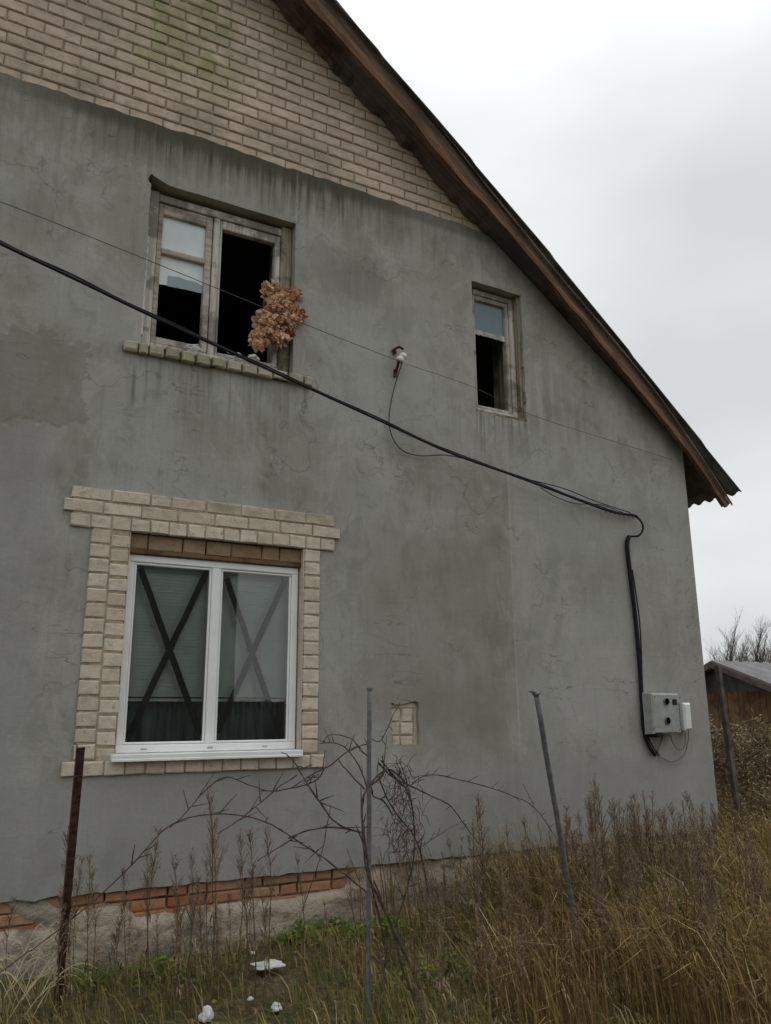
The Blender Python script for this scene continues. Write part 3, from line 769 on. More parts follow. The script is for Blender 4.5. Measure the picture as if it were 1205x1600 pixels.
for i in range(7):
    a = at(302, 545, .0)+Vector((r_.uniform(-.03, .05), r_.uniform(-.03, .03), r_.uniform(-.015, .025)))
    d = Vector((r_.uniform(.03, .06)*r_.choice((-1, 1)), r_.uniform(-.02, .02), r_.uniform(-.01, .025))); b.tint = .8
    b.obb(a, d, (0, .004, .001), Vector((0, .001, .003)))
tag(b.build('splinter_heap', M['foam']), 'pale splintered scraps lying on the left half of the upper brick sill', 'rubble')

# ceramic insulator on a rusty hook
ins = thing('insulator', 'white ceramic insulator on a rusty bracket between the upper windows', 'insulator', at(620, 565, 0))
c = at(628, 559, -.09); ax = (at(636, 551, -.11)-at(622, 567, -.09)).normalized()
b = MB(); b.lathe(c-ax*.042, ax, [(.018, .004), (.018, .022), (0, .026), (-.002, .030), (.004, .034), (.030, .035), (.036, .030), (.044, .030), (.050, .036), (.074, .034), (.084, .026), (.088, .010)], 20); b.build('insulator_body', M['ceramic'], ins, True)
b = MB(); b.tube([c-ax*.026, c-ax*.05, at(622, 570, -.07), at(620, 578, -.03), at(618, 586, .02)], [.012, .014, .012, .013, .014], 7)
b.obb(at(618, 583, -.012), (.016, 0, .003), (0, .008, 0), (.002, 0, .034)); b.build('bracket', M['rust'], ins)
b = MB(); b.tube([at(615, 552, -.012), at(617, 545, -.05), at(624, 542, -.08), at(631, 546, -.09)], [.014, .012, .013, .010], 7)
b.obb(at(616, 549, -.01), (.018, 0, .004), (0, .008, 0), (-.004, 0, .020)); b.build('clamp', M['rust'], ins)
c2 = thing('drop_wire', 'thin grey wire drooping from the ceramic insulator to the main cable', 'wire', at(627, 570, -.1))
b = MB(); b.tube(smooth_pts([at(629, 566, -.11), at(624, 580, -.05), at(615, 610, -.03), at(608, 650, -.03), at(612, 680, -.03), at(628, 703, -.03), at(655, 712, -.03), at(695, 711, -.05), at(722, 716, -.18)], 5), .0055, 5)
o = b.build('wire', M['wire'], c2)

# thin overhead line
b = MB()
b.tube(smooth_pts([at(-250, 228, -1.4), at(0, 315, -1.0), at(240, 410, -.6), at(480, 508, -.28), at(628, 566, -.11)], 6), .0028, 4)
b.tube(smooth_pts([at(632, 568, -.11), at(740, 605, -.10), at(830, 648, -.08), at(960, 690, -.05), at(1050, 718, -.02)], 6), .0022, 4)
tag(b.build('thin_wire', M['wire']), 'hair-thin wire running across the upper wall through the insulator', 'wire')
# main cable
b = MB()
cp = smooth_pts([at(-420, 180, -3.2), at(-200, 282, -2.2), at(0, 380, -1.45), at(120, 437, -1.2), at(240, 495, -.98), at(360, 550, -.77), at(480, 605, -.58), at(600, 660, -.40), at(700, 706, -.26), at(800, 742, -.16), at(880, 772, -.10), at(950, 798, -.06), at(990, 806, -.035)], 6)
b.tube(cp, .0100, 8)
b.tube([p+Vector((0, -.004, .012+.004*math.sin(i*.8))) for i, p in enumerate(cp)], .0055, 6)
b.tube(smooth_pts([at(845, 762, -.09), at(870, 777, -.06), at(900, 787, -.05), at(940, 789, -.05), at(985, 806, -.03)], 5), .004, 5)
b.tube(smooth_pts([at(820, 748, -.1), at(880, 763, -.06), at(930, 783, -.05), at(985, 801, -.03)], 5), .005, 5)
for i in range(7):
    p = at(945+i*7, 797+i*1.5, -.04); b.tube([p, p+Vector((.01, -.01, -.03))], .003, 4)
p0 = at(990, 806, -.03)
for k in range(5): b.tube([p0+Vector((.02*k-.05, 0, .012)), p0+Vector((.02*k-.05+.01, -.02, -.012))], .006, 5)
tag(b.build('overhead_cable', M['black']), 'thick black twin cable slanting down across the facade to an anchor by the corner', 'cable')
b = MB()
loop = [at(990, 806, -.03), at(1000, 812, -.06), at(1005, 825, -.08), at(998, 837, -.06), at(984, 838, -.03)]
b.tube(smooth_pts(loop, 5), .010, 7)
drop = [(983, 838), (980, 852), (984, 890), (990, 940), (994, 975), (998, 1020), (1001, 1060), (1003, 1100), (1006, 1140), (1014, 1165), (1024, 1180)]
b.tube(smooth_pts([at(x, y, -.03) for x, y in drop], 4), [.021]*13+[.020]*15+[.017]*13, 8)
b.tube(smooth_pts([at(x+4+2*math.sin(i), y, -.04) for i, (x, y) in enumerate(drop[2:])], 4), .007, 6)
tag(b.build('downlead_cable', M['black']), 'black sheathed cable looping and running down the wall to the meter box', 'cable')
b = MB()
b.tube(smooth_pts([at(1024, 1180, -.03), at(1032, 1162, -.04), at(1036, 1146, -.06)], 5), .009, 6)
b.tube(smooth_pts([at(1026, 1180, -.03), at(1050, 1190, -.03), at(1068, 1180, -.04), at(1075, 1160, -.06), at(1076, 1142, -.06)], 5), .0045, 5)
b.tube(smooth_pts([at(1048, 1148, -.06), at(1052, 1162, -.05), at(1062, 1172, -.05), at(1070, 1165, -.06), at(1071, 1144, -.06)], 5), .005, 5)
tag(b.build('cable_loop', M['paleline']), 'thin grey cables looping under the meter box near the house corner', 'cable')
mt = thing('meter_box', 'dirty grey electricity meter box with two round dials near the house corner', 'meter box', at(1045, 1120, 0))
a0 = at(1018, 1083, -.15); a1 = at(1066, 1146, -.15)
b = MB(); b.box(a0.x, a1.x, -.15, -.005, a1.z, a0.z, .014); b.box(a0.x-.012, a1.x+.008, -.055, -.004, a1.z-.006, a0.z+.006, .006); b.build('body', M['meter'], mt)
for (px, py, rr) in ((1041, 1096, .034), (1043, 1126, .036)):
    p = at(px, py, -.15); b = MB(); b.lathe(p+Vector((0, .004, 0)), (0, -1, 0), [(0, rr), (.012, rr), (.016, rr*.9), (.016, rr*.78), (.010, rr*.74), (.010, .001)], 24); b.build('dial', M['dial'], mt)
    for sx_, sz_ in ((-1, 1), (1, -1)): pass
p = at(1054, 1097, -.15); b = MB(); b.box(p.x-.028, p.x+.028, -.154, -.148, p.z-.026, p.z+.026); b.build('viewing_window', M['tape'], mt)
b = MB(); b.box(a0.x+.03, a0.x+.10, -.152, -.02, a1.z-.03, a1.z+.01, .004); b.build('cable_gland', M['black'], mt)
for px, py in ((1023, 1089), (1062, 1090), (1022, 1138), (1062, 1140)):
    p = at(px, py, -.15); b = MB(); b.lathe(p, (0, -1, 0), [(0, .006), (.003, .006), (.005, .003)], 8); b.build('screw', M['rust'], mt)
sb = thing('switch_box', 'small white switch box fixed beside the grey meter box', 'switch box', at(1075, 1120, 0))
a0 = at(1068, 1098, -.11); a1 = at(1084, 1141, -.11)
b = MB(); b.box(a0.x, a1.x, -.11, -.004, a1.z, a0.z, .018); b.build('cover', M['white'], sb, False)
b = MB(); b.box(a0.x-.004, a1.x+.003, -.06, -.045, a1.z-.004, a0.z+.004); b.build('seam', M['meter'], sb)

# ------------------------------------------------------------------ fence posts
def postthing(name, label, ptop, pbot, mat, r_, kind):
    p, q = Vector(ptop), Vector(pbot)
    t = thing(name, label, 'post', q, 'steel posts of the dismantled fence')
    b = MB()
    d = (p-q).normalized()
    if kind == 'angle':
        side = Vector((1, 0, 0)); side = (side-d*side.dot(d)).normalized(); fw = d.cross(side)
        m_ = (p+q)/2-d*.15; h = (p-q)*.5+d*.15
        b.obb(m_, h, side*r_, fw*.0025); b.obb(m_-side*(r_-.0025)+fw*r_, h, side*.0025, fw*(r_-.003))
    else:
        n_ = 10
        b.tube([q-d*.3]+[q.lerp(p, i/n_)+Vector((mn.noise(Vector((i*.7, r_*99, 0)))*.006, 0, 0)) for i in range(n_+1)], r_, 12)
    b.build('shaft', mat, t, kind != 'angle')
    b = MB()
    if kind == 'pipe_cap':
        b.lathe(p-d*.012, d, [(0, r_*1.15), (.002, r_*1.55), (.012, r_*1.6), (.016, r_*1.1)], 14); b.obb(p+Vector((-.02, 0, .002)), (.022, 0, -.003), (0, .012, 0), (0, 0, .004)); b.build('cap', mat, t)
    if kind == 'pipe':
        b.lathe(p-d*.01, d, [(0, r_*1.1), (.002, r_*1.3), (.014, r_*1.3), (.016, r_*1.0)], 14); b.build('cap', mat, t)
    if kind == 'angle':
        s2 = Vector((1, 0, 0)); 
        for hh in (.25, .6, .9):
            b = MB(); c_ = q.lerp(p, hh); b.tube([c_+Vector((-r_*1.2, -r_, 0)), c_+Vector((0, -r_*1.3, .004)), c_+Vector((r_*1.2, -r_*.3, .0)), c_+Vector((0, r_*1.6, -.004)), c_+Vector((-r_*1.2, -r_, 0))], .0015, 4)
            b.build('tie_wire', M['wire'], t)
    return t
def along(px, py, Y): return at(px, py, Y)
postthing('steel_post', 'dark rusty angle-iron post leaning in front of the lower window corner', along(127, 1168, -1.3), along(89, 1585, -.62), M['rust'], .019, 'angle')
postthing('steel_post', 'straight thin grey pipe post among the bare vine stems', along(578, 1076, -1.45), along(575, 1588, -1.38), M['steel'], .0135, 'pipe')
postthing('steel_post', 'leaning grey pipe post with a flattened top right of the vine', along(838, 1082, -1.75), along(914, 1535, -1.40), M['steel'], .0165, 'pipe_cap')
postthing('steel_post', 'dark leaning post beyond the house corner in front of the shed', far(1124, 1040, 9.8), far(1163, 1318, 9.8), M['bark'], .026, 'angle')

# ------------------------------------------------------------------ bare vine
def vine():
    t = thing('bare_vine', 'leafless tangled vine arching beside the middle pipe post', 'vine', at(640, 1570, -1.3))
    z7 = lambda x, y: (450+x/2.678, 1050+y/2.678)
    z6 = lambda x, y: (x/2.41, 1150+y/2.41)
    r_ = random.Random(11)
    def br(b, pts, r0, r1, Y0, Y1, wig=.5):
        P = [at(px, py, Y0+(Y1-Y0)*i/(len(pts)-1)) for i, (px, py) in enumerate(pts)]
        P = smooth_pts(P, 4); n_ = len(P)
        P = [p+Vector((r_.uniform(-1, 1), r_.uniform(-1, 1), r_.uniform(-1, 1)))*.004*wig for p in P]
        b.tube(P, [.8*(r0+(r1-r0)*i/(n_-1))*(1.3 if i % 5 == 0 else 1) for i in range(n_)], 6)
        for i in range(2, n_-1):
            if r_.random() < .34:
                d = (P[i]-P[i-1]).normalized(); o = Vector((r_.uniform(-1, 1), r_.uniform(-.5, .5), r_.uniform(-.4, 1))).normalized()
                e = P[i]+(d*.6+o)*r_.uniform(.015, .11); b.tube([P[i], (P[i]+e)/2+o*.004, e], [r1*.8, r1*.6, r1*.35], 4)
    b = MB()
    Z7 = lambda L_: [z7(*p) for p in L_]; Z6 = lambda L_: [z6(*p) for p in L_]
    br(b, Z7([(550, 1330), (500, 1200), (435, 1060), (372, 930), (330, 830), (314, 680), (311, 560), (330, 490), (380, 445), (415, 400)]), .0095, .0065, -1.5, -1.52)
    br(b, Z7([(405, 1240), (412, 1160), (395, 1080), (352, 900), (326, 740), (318, 640)]), .0075, .0055, -1.45, -1.5)
    br(b, Z7([(530, 1370), (480, 1240), (440, 1090), (400, 980), (360, 870)]), .0075, .005, -1.5, -1.5)
    br(b, Z7([(350, 1190), (400, 1240), (400, 1330)]), .009, .008, -1.45, -1.5)
    br(b, Z7([(340, 470), (420, 405), (500, 470)]), .007, .005, -1.5, -1.5)
    b.build('trunk', M['vine'], t)
    b = MB()
    br(b, Z7([(720, 1130), (600, 960), (570, 820), (530, 690), (460, 600), (410, 520), (385, 450)]), .0055, .005, -1.0, -1.28)
    br(b, Z7([(450, 1060), (500, 900), (528, 760), (525, 600), (500, 500), (440, 430), (390, 370)]), .006, .005, -1.1, -1.3)
    br(b, Z7([(380, 380), (440, 440), (520, 480), (600, 520), (680, 560), (740, 640), (800, 720)]), .006, .0035, -1.3, -1.0)
    br(b, Z7([(520, 470), (560, 440), (620, 430), (720, 452), (850, 485), (950, 522), (1010, 550), (1060, 600), (1120, 692)]), .0045, .003, -1.25, -1.1)
    br(b, Z7([(985, 470), (1005, 510), (1030, 558)]), .002, .0025, -1.15, -1.12)
    br(b, Z7([(320, 490), (240, 405), (215, 372)]), .005, .003, -1.3, -1.3)
    br(b, Z7([(330, 480), (305, 410), (270, 350), (230, 310), (190, 296), (135, 300)]), .005, .003, -1.3, -1.35)
    br(b, Z7([(345, 365), (300, 320), (260, 275), (175, 264), (145, 300)]), .0045, .0025, -1.35, -1.4)
    br(b, Z7([(335, 490), (350, 470), (400, 430), (395, 350)]), .007, .004, -1.3, -1.3)
    br(b, Z7([(470, 130), (440, 180), (415, 240), (385, 290), (350, 280)]), .003, .003, -1.3, -1.3)
    br(b, Z7([(440, 600), (400, 540), (360, 520), (350, 480)]), .006, .006, -1.3, -1.3)
    br(b, Z7([(420, 410), (470, 470), (500, 470), (470, 380), (480, 350)]), .005, .002, -1.25, -1.2)
    br(b, Z6([(0, 890), (100, 820), (220, 730), (330, 640), (420, 560), (520, 460), (610, 360), (700, 310), (800, 295), (900, 298), (1000, 325), (1100, 380), (1205, 452)])+Z7([(100, 742), (220, 832), (285, 885), (340, 930)]), .0035, .0055, -.9, -1.3)
    br(b, Z6([(640, 345), (700, 290), (740, 240), (800, 180), (855, 155), (930, 180), (1010, 207), (1080, 200), (1150, 185), (1205, 155)])+Z7([(80, 440), (170, 395), (240, 340), (300, 310), (340, 300)]), .003, .005, -1.2, -1.35)
    br(b, Z6([(820, 370), (920, 300), (1000, 235), (1060, 185), (1120, 148)]), .0035, .0045, -1.25, -1.25)
    br(b, Z6([(1060, 62), (1080, 70), (1110, 100), (1150, 170), (1205, 250)])+Z7([(70, 450), (130, 540), (190, 620), (250, 655), (312, 672)]), .003, .006, -1.35, -1.3)
    br(b, Z6([(970, 470), (1050, 420), (1120, 375)])+Z7([(0, 695), (90, 663), (190, 650), (300, 668)]), .0035, .006, -1.3, -1.3)
    br(b, Z7([(740, 620), (650, 670), (550, 735), (500, 760)]), .0025, .003, -1.1, -1.25)
    br(b, Z7([(180, 560), (160, 660), (140, 760), (60, 1000)]), .0025, .003, -1.2, -1.1)
    b.build('branch', M['vine'], t)
    b = MB()
    for i in range(150):                        # fine reddish shoots
        x, y = r_.gauss(480, 38), r_.uniform(380, 760); p = at(*z7(x, y), r_.uniform(-1.35, -1.1)); pts = [p]
        d = Vector((r_.uniform(-.5, .5), r_.uniform(-.4, .4), r_.uniform(-1, .6))).normalized()
        for k in range(4):
            d = (d+Vector((r_.uniform(-.5, .5), r_.uniform(-.5, .5), r_.uniform(-.6, .2)))).normalized(); pts.append(pts[-1]+d*r_.uniform(.02, .045))
        b.tube(pts, [.0024, .002, .0017, .0014, .001], 4, False)
    b.build('shoots', M['twig'], t)
vine()

# ------------------------------------------------------------------ weeds
def weed_mesh(seed, h=1.0):
    r_ = random.Random(seed); b = MB(); n_ = 9; lean = r_.uniform(-.10, .05); pts = []
    for i in range(n_):
        u = i/(n_-1); pts.append(Vector((lean*u*u*h+.008*math.sin(u*7+seed), .02*math.sin(u*4+seed*2), u*h)))
    b.tint = .25; b.tube(pts, [.0042-.0032*i/(n_-1) for i in range(n_)], 4, False)
    def pt(u):
        k = u*(n_-1); i = min(int(k), n_-2); return pts[i].lerp(pts[i+1], k-i)
    for k in range(46):
        u = r_.uniform(.52, .99); p = pt(u); a = r_.uniform(0, 6.28); ln = (.05+.12*(1-u)*1.6)*r_.uniform(.6, 1.2)*h
        d = Vector((math.cos(a)*.42, math.sin(a)*.42, 1)).normalized(); b.tint = r_.random()
        q = p+d*ln*.5; e = q+(d+Vector((0, 0, -.15))).normalized()*ln*.5
        b.tube([p, q, e], [.0013, .0011, .0007], 3, False)
        for t in range(6):
            s_ = p.lerp(e, r_.uniform(.35, 1)); dd = Vector((r_.uniform(-1, 1), r_.uniform(-1, 1), r_.uniform(0, 1.2))).normalized()*r_.uniform(.006, .017)
            b.ribbon([s_, s_+dd*.6, s_+dd], [.0008, .0016, .0004], dd.orthogonal().normalized())
    for k in range(9):                          # shrivelled leaves
        u = r_.uniform(.12, .6); p = pt(u); a = r_.uniform(0, 6.28); o = Vector((math.cos(a), math.sin(a), 0)); b.tint = r_.uniform(.3, 1)
        b.ribbon([p, p+o*.02+Vector((0, 0, .008)), p+o*.04+Vector((0, 0, -.02)), p+o*.045+Vector((0, 0, -.055))], [.001, .004, .0035, .001], o.cross(Vector((0, 0, 1))))
    return b
WM = []
r_ = random.Random(21)
def make_weed(seed):
    return weed_mesh(seed).build('dry_weed', M['weed'])
protos = [make_weed(i*3+1) for i in range(7)]
used = set()
WG = 'tall dry weeds in front of the house'
def place_weed(x, y, h, label, tilt=None, group=WG):
    k = r_.randrange(7); o = protos[k]
    if k in used: o = protos[k].copy(); COL.objects.link(o)
    used.add(k)
    o.location = (x, y, gz(x, y)-.01); s_ = h; o.scale = (r_.uniform(.8, 1.2)*min(1.2, s_+.15), min(1.2, s_+.15), s_)
    o.rotation_euler = (r_.uniform(-.08, .08), (r_.uniform(-.16, .07) if tilt is None else tilt), r_.uniform(0, 6.28) if tilt is None else 0)
    tag(o, label, 'dry weed', group); return o
def weed_px(px, ptop, Y, lb):
    p = at(px, ptop, Y); g = gz(p.x, Y); place_weed(p.x, Y, max(.3, p.z-g), lb, 0.0)
LB = 'tall brown dried weed with a feathery seed head'
LA = LB+' standing left of the vine'
for px, pt_, Y in ((347, 1225, -.95), (345, 1260, -.6), (240, 1290, -.75), (160, 1350, -.6), (120, 1335, -.45), (205, 1400, -.5), (290, 1330, -.9), (300, 1395, -.6), (385, 1300, -.8), (330, 1340, -.5), (430, 1290, -.7), (395, 1340, -1.0), (20, 1400, -.5), (255, 1420, -.7), (480, 1330, -.8), (185, 1440, -.55), (510, 1400, -.6)):
    weed_px(px, pt_, Y, LA)
LC = LB+' standing right of the vine'
for px, pt_, Y in ((750, 1235, -1.2), (765, 1262, -1.15), (740, 1280, -1.3), (650, 1300, -.9), (800, 1290, -1.0), (855, 1320, -1.2), (870, 1310, -1.25), (820, 1310, -.6), (940, 1215, -1.3), (950, 1235, -1.35), (960, 1250, -1.2), (975, 1245, -1.3), (1002, 1240, -1.3), (1010, 1262, -1.0), (1045, 1250, -1.2), (1050, 1262, -1.4), (925, 1285, -1.1), (935, 1300, -1.5), (985, 1290, -1.5), (1085, 1275, -1.1), (1095, 1290, -1.3), (1075, 1300, -1.5), (890, 1260, -.8), (700, 1330, -1.1), (710, 1370, -1.0), (640, 1390, -.8), (1120, 1300, -1.2), (670, 1350, -1.5), (1150, 1310, -1.4), (1180, 1330, -1.5), (780, 1340, -1.6), (830, 1360, -1.7)):
    weed_px(px, pt_, Y, LC)
LD = 'brown dried weed in the dense patch at the lower right'
for i in range(120):
    px = r_.uniform(640, 1240); Y = r_.uniform(-2.3, -.15); p = at(px, 1400, Y)
    if Y > -.2-.0: pass
    place_weed(p.x, Y, r_.uniform(.45, .80)+(.12 if px > 900 else 0), LD)
for i in range(24):
    px = r_.uniform(90, 570); weed_px(px, r_.uniform(1290, 1420), r_.uniform(-1.1, -.5), LA)
for i in range(26):
    px = r_.uniform(905, 1110); weed_px(px, r_.uniform(1222, 1305), r_.uniform(-1.5, -.6), LC)
for i in range(30):
    x = r_.uniform(6.9, 11); y = r_.uniform(-1.2, 5); place_weed(x, y, r_.uniform(.6, 1.0), 'dried brown weed beyond the house corner')

def onground(px, py):
    v = ray(px, py); t = 1.0/v.length
    s_ = t*3
    while s_ < t*40:
        p = EYE+v*s_
        if p.z <= gz(p.x, p.y): return Vector((p.x, min(-.06, p.y), gz(p.x, min(-.06, p.y))))
        s_ += t*.01
    return p
LIT = [onground(418, 1522), onground(322, 1597), onground(432, 1584), onground(391, 1570), onground(395, 1497)]
def trodden(x, y):
    k = 1.0
    for i, c in enumerate(LIT):
        rr = (.17, .09, .10, .06, .07)[i]
        # grass in front of the piece is pressed down as well
        d = math.hypot((x-c.x)/rr, (y-(c.y-.10))/(rr*1.5)); k = min(k, .12+.88*sst(.8, 1.3, d))
    return k
# ------------------------------------------------------------------ grass, ground cover (uncountable)
def blades(name, n, region, hfun, mat, label, cat, tintf, seed, wid=.0028, lean=(-.35, 0)):
    r_ = random.Random(seed); b = MB(); c = 0
    while c < n:
        x, y = region(r_)
        h = hfun(x, y, r_)
        if x < 4 and y < 0: h *= trodden(x, y)
        if h <= 0: continue
        c += 1; g = gz(x, y)-.01; a = r_.uniform(0, 6.28)
        l = Vector((math.cos(a)*.45+lean[0], math.sin(a)*.45+lean[1], 0))*h*r_.uniform(.3, 1.3)
        p = Vector((x, y, g)); sd_ = Vector((math.cos(a+1.3), math.sin(a+1.3), 0)); w_ = wid*r_.uniform(.6, 1.3)
        b.tint = tintf(x, y, r_)
        b.ribbon([p, p+l*.18+Vector((0, 0, h*.5)), p+l*.55+Vector((0, 0, h*.85)), p+l*1.1+Vector((0, 0, h*r_.uniform(.75, 1)))], [w_, w_*.9, w_*.6, w_*.15], sd_)
    o = b.build(name, mat); tag(o, label, cat, None, 'stuff'); return o
def clumpy(x, y, s=2.2, o=0): return mn.noise(Vector((x*s+o, y*s, o)))
def reg_main(r): return r.uniform(-.6, 9.5), r.uniform(-3.0, -.02)
def h_main(x, y, r):
    wall = sst(-.02, -.35, y)
    right = sst(2.7, 4.3, x+.3*y)
    if x < 2.4 and r.random() < .45: return 0
    return (.06+.15*r.random()+right*(.24+.30*r.random()))*(.55+.45*wall)*(1+.6*clumpy(x, y)) if r.random() < .35+.65*right or True else 0
blades('dry_grass', 30000, reg_main, h_main, M['drygrass'], 'tangled straw-coloured grass along the foot of the wall', 'grass', lambda x, y, r: max(0, min(1, r.gauss(.45, .26)-.14*(1-sst(2.5, 4, x))+.35*clumpy(x, y, 3, 5))), 5)
blades('brown_grass', 17000, lambda r: (r.uniform(2.8, 9.5), r.uniform(-3.2, -.1)), lambda x, y, r: (.28+.36*r.random())*(1+.5*clumpy(x, y, 1.6, 4)) if clumpy(x, y, 1.1, 9)+.25*sst(3, 5, x) > -.05 else 0, M['redgrass'], 'dense dark reddish-brown dead grass at the lower right', 'grass', lambda x, y, r: min(1, max(0, r.gauss(.35, .25))), 6, .003)
blades('meadow_grass', 22000, lambda r: (lambda t: (6.8+t*r.uniform(0, 1)*14, -3+r.uniform(0, 1)*18))(r.random()**.7), lambda x, y, r: (.3+.35*r.random())*(1+.5*clumpy(x, y, .8, 4)), M['redgrass'], 'brown dead meadow grass beyond the house corner', 'grass', lambda x, y, r: min(1, max(0, r.gauss(.55, .25)+.3*clumpy(x, y, .7, 2))), 8, .0055)
def leaves():
    r_ = random.Random(31); b = MB()
    spots = [(at(520, 1480, -.15), .28, 260), (at(470, 1490, -.12), .22, 160), (at(600, 1490, -.3), .25, 200), (at(845, 1425, -.25), .22, 220), (at(880, 1440, -.2), .2, 120), (at(400, 1545, -.6), .35, 130), (at(250, 1540, -.35), .4, 150), (at(660, 1560, -1.1), .3, 160), (at(1000, 1480, -1.5), .25, 90), (at(1195, 1340, -.2), .4, 120), (at(150, 1545, -.3), .3, 90), (at(700, 1530, -1.0), .3, 90)]
    for c, rad, n in spots:
        for i in range(n*2):
            a = r_.uniform(0, 6.28); d = rad*abs(r_.gauss(0, .6)); x, y = c.x+math.cos(a)*d, min(-.03, c.y+math.sin(a)*d*.6)
            if trodden(x, y) < .9: continue
            hh = r_.uniform(.02, .15)*(1-.5*d/rad if d < rad else .4); p = Vector((x, y, gz(x, y)+hh)); o = Vector((math.cos(a*3), math.sin(a*3), r_.uniform(-.4, .5))).normalized()
            s_ = r_.uniform(.010, .022); b.tint = min(1, abs(r_.gauss(.35, .3))); sd_ = o.orthogonal().normalized()
            b.ribbon([p, p+o*s_*.5+Vector((0, 0, .003)), p+o*s_*1.2, p+o*s_*1.9-Vector((0, 0, .006))], [.002, s_*.5, s_*.45, .001], sd_)
    tag(b.build('green_ground_cover', M['green']), 'low green leafy weeds at the foot of the wall', 'ground cover', None, 'stuff')
leaves()
# straw arcs in the left foreground
b = MB(); r_ = random.Random(9)
for i in range(34):
    p0 = at(r_.uniform(0, 75), r_.uniform(1540, 1600), -.75); pts = [p0]
    hh = r_.uniform(.12, .32); dx = r_.uniform(.10, .28)*r_.choice((1, 1, -1))
    for k in range(1, 7): u = k/6; pts.append(p0+Vector((dx*u, r_.uniform(-.01, .01), hh*math.sin(u*2.4))))
    b.tint = r_.uniform(.8, 1); b.ribbon(pts, [.003, .003, .0028, .0024, .002, .0014, .0006], (0, .3, 1))
tag(b.build('straw_tuft', M['drygrass']), 'pale arching straw tuft beside the rusty angle post', 'grass tuft')

# litter
GL = 'white foam litter on the grass'
chunk('foam_piece', 'long flat white foam scrap lying by the wall in the grass', 'litter', LIT[0]+Vector((0, 0, .05)), .105, .06, .02, M['foam'], 3, GL)
chunk('foam_piece', 'upright white foam scrap at the bottom edge of the picture', 'litter', LIT[1]+Vector((0, 0, .03)), .032, .03, .042, M['foam'], 8, GL)
chunk('foam_piece', 'small bright white foam lump in the grass right of the upright scrap', 'litter', LIT[2]+Vector((0, 0, .03)), .027, .03, .024, M['foam'], 13, GL)
chunk('foam_piece', 'tiny white crumb in the grass between the long scrap and the small lump', 'litter', LIT[3]+Vector((0, 0, .025)), .016, .015, .011, M['foam'], 15, GL)
chunk('foam_piece', 'tiny white crumb just above the long flat scrap', 'litter', LIT[4]+Vector((0, 0, .03)), .016, .014, .010, M['foam'], 17, GL)

# ------------------------------------------------------------------ background
# shed with boarded gable
hf = Vector((math.sin(YAW), math.cos(YAW), 0)); hr = Vector((math.cos(YAW), -math.sin(YAW), 0))
ap = far(1119, 1036, 21); rd = hr*math.sin(R(60))+hf*math.cos(R(60)); gd = hr*math.cos(R(60))-hf*math.sin(R(60))
UP = Vector((0, 0, 1))
shed = thing('shed', 'small shed with orange board walls and grey sheet roof beyond the house corner', 'shed', (ap.x, ap.y, -.45))
sl = .40; hw = 2.6; ln = 7.0
b = MB()                                       # gable triangle
def P_(u, v, z_): return ap+gd*u+rd*v+Vector((0, 0, z_))
for u0, u1 in ((-hw, 0), (0, hw)):
    pass
q = [P_(-hw, .3, -hw*sl), P_(0, .3, -.02), P_(hw, .3, -hw*sl), P_(hw, .3, -1.06), P_(-hw, .3, -1.06)]
q2 = [p+rd*.1 for p in q]; b.v += [tuple(p) for p in q+q2]
b.face([0, 1, 2, 3, 4]); b.face([9, 8, 7, 6, 5])
for i in range(5): b.face([i, 5+i, 5+(i+1) % 5, (i+1) % 5])
b.build('gable', M['shedgrey'], shed)
b = MB(); n_ = 36; zb = -ap.z-.45
for i in range(n_):
    u = -hw+2*hw*(i+.5)/n_; b.tint = r_.random()
    b.obb(P_(u, .28+r_.uniform(-.01, .01), (-.66+zb)/2), gd*(hw/n_*.93), rd*.015, UP*((-.66-zb)/2))
n2 = 46
for i in range(n2):
    v = .3+ln*(i+.5)/n2; b.tint = r_.random()
    b.obb(P_(hw-.02, v, (-hw*sl+zb)/2), rd*(ln/2/n2*.95), gd*.015, UP*((-hw*sl-zb)/2)); b.obb(P_(-hw+.02, v, (-hw*sl+zb)/2), rd*(ln/2/n2*.95), gd*.015, UP*((-hw*sl-zb)/2))
b.build('wall', M['shedwood'], shed)
for sg in (1, -1):
    b = MB(); nu = 60
    for i in range(nu+1):
        v = -.15+(ln+.5)*i/nu; wv = .02*math.sin(i*2.1)
        for (u, z_) in ((0, .03), ((hw+.35)*sg, -(hw+.35)*sl+.03)): 
            p = P_(u, v, z_+wv); b.v.append(tuple(p)); b.v.append(tuple(p+UP*.03))
    for i in range(nu):
        k = i*4; b.face([k, k+2, k+6, k+4]); b.face([k+1, k+5, k+7, k+3]); b.face([k, k+4, k+5, k+1]); b.face([k+2, k+3, k+7, k+6])
    b.face([0, 1, 3, 2]); b.build('roof', M['shedroof'], shed)
    b = MB(); p = P_(0, -.19, -.02); e = P_((hw+.35)*sg, -.19, -(hw+.35)*sl-.02); d = (e-p)
    b.tint = .8; b.obb((p+e)/2-UP*.02, d*.5, rd*.02, UP*.07); b.build('verge_board', M['soffit'], shed)
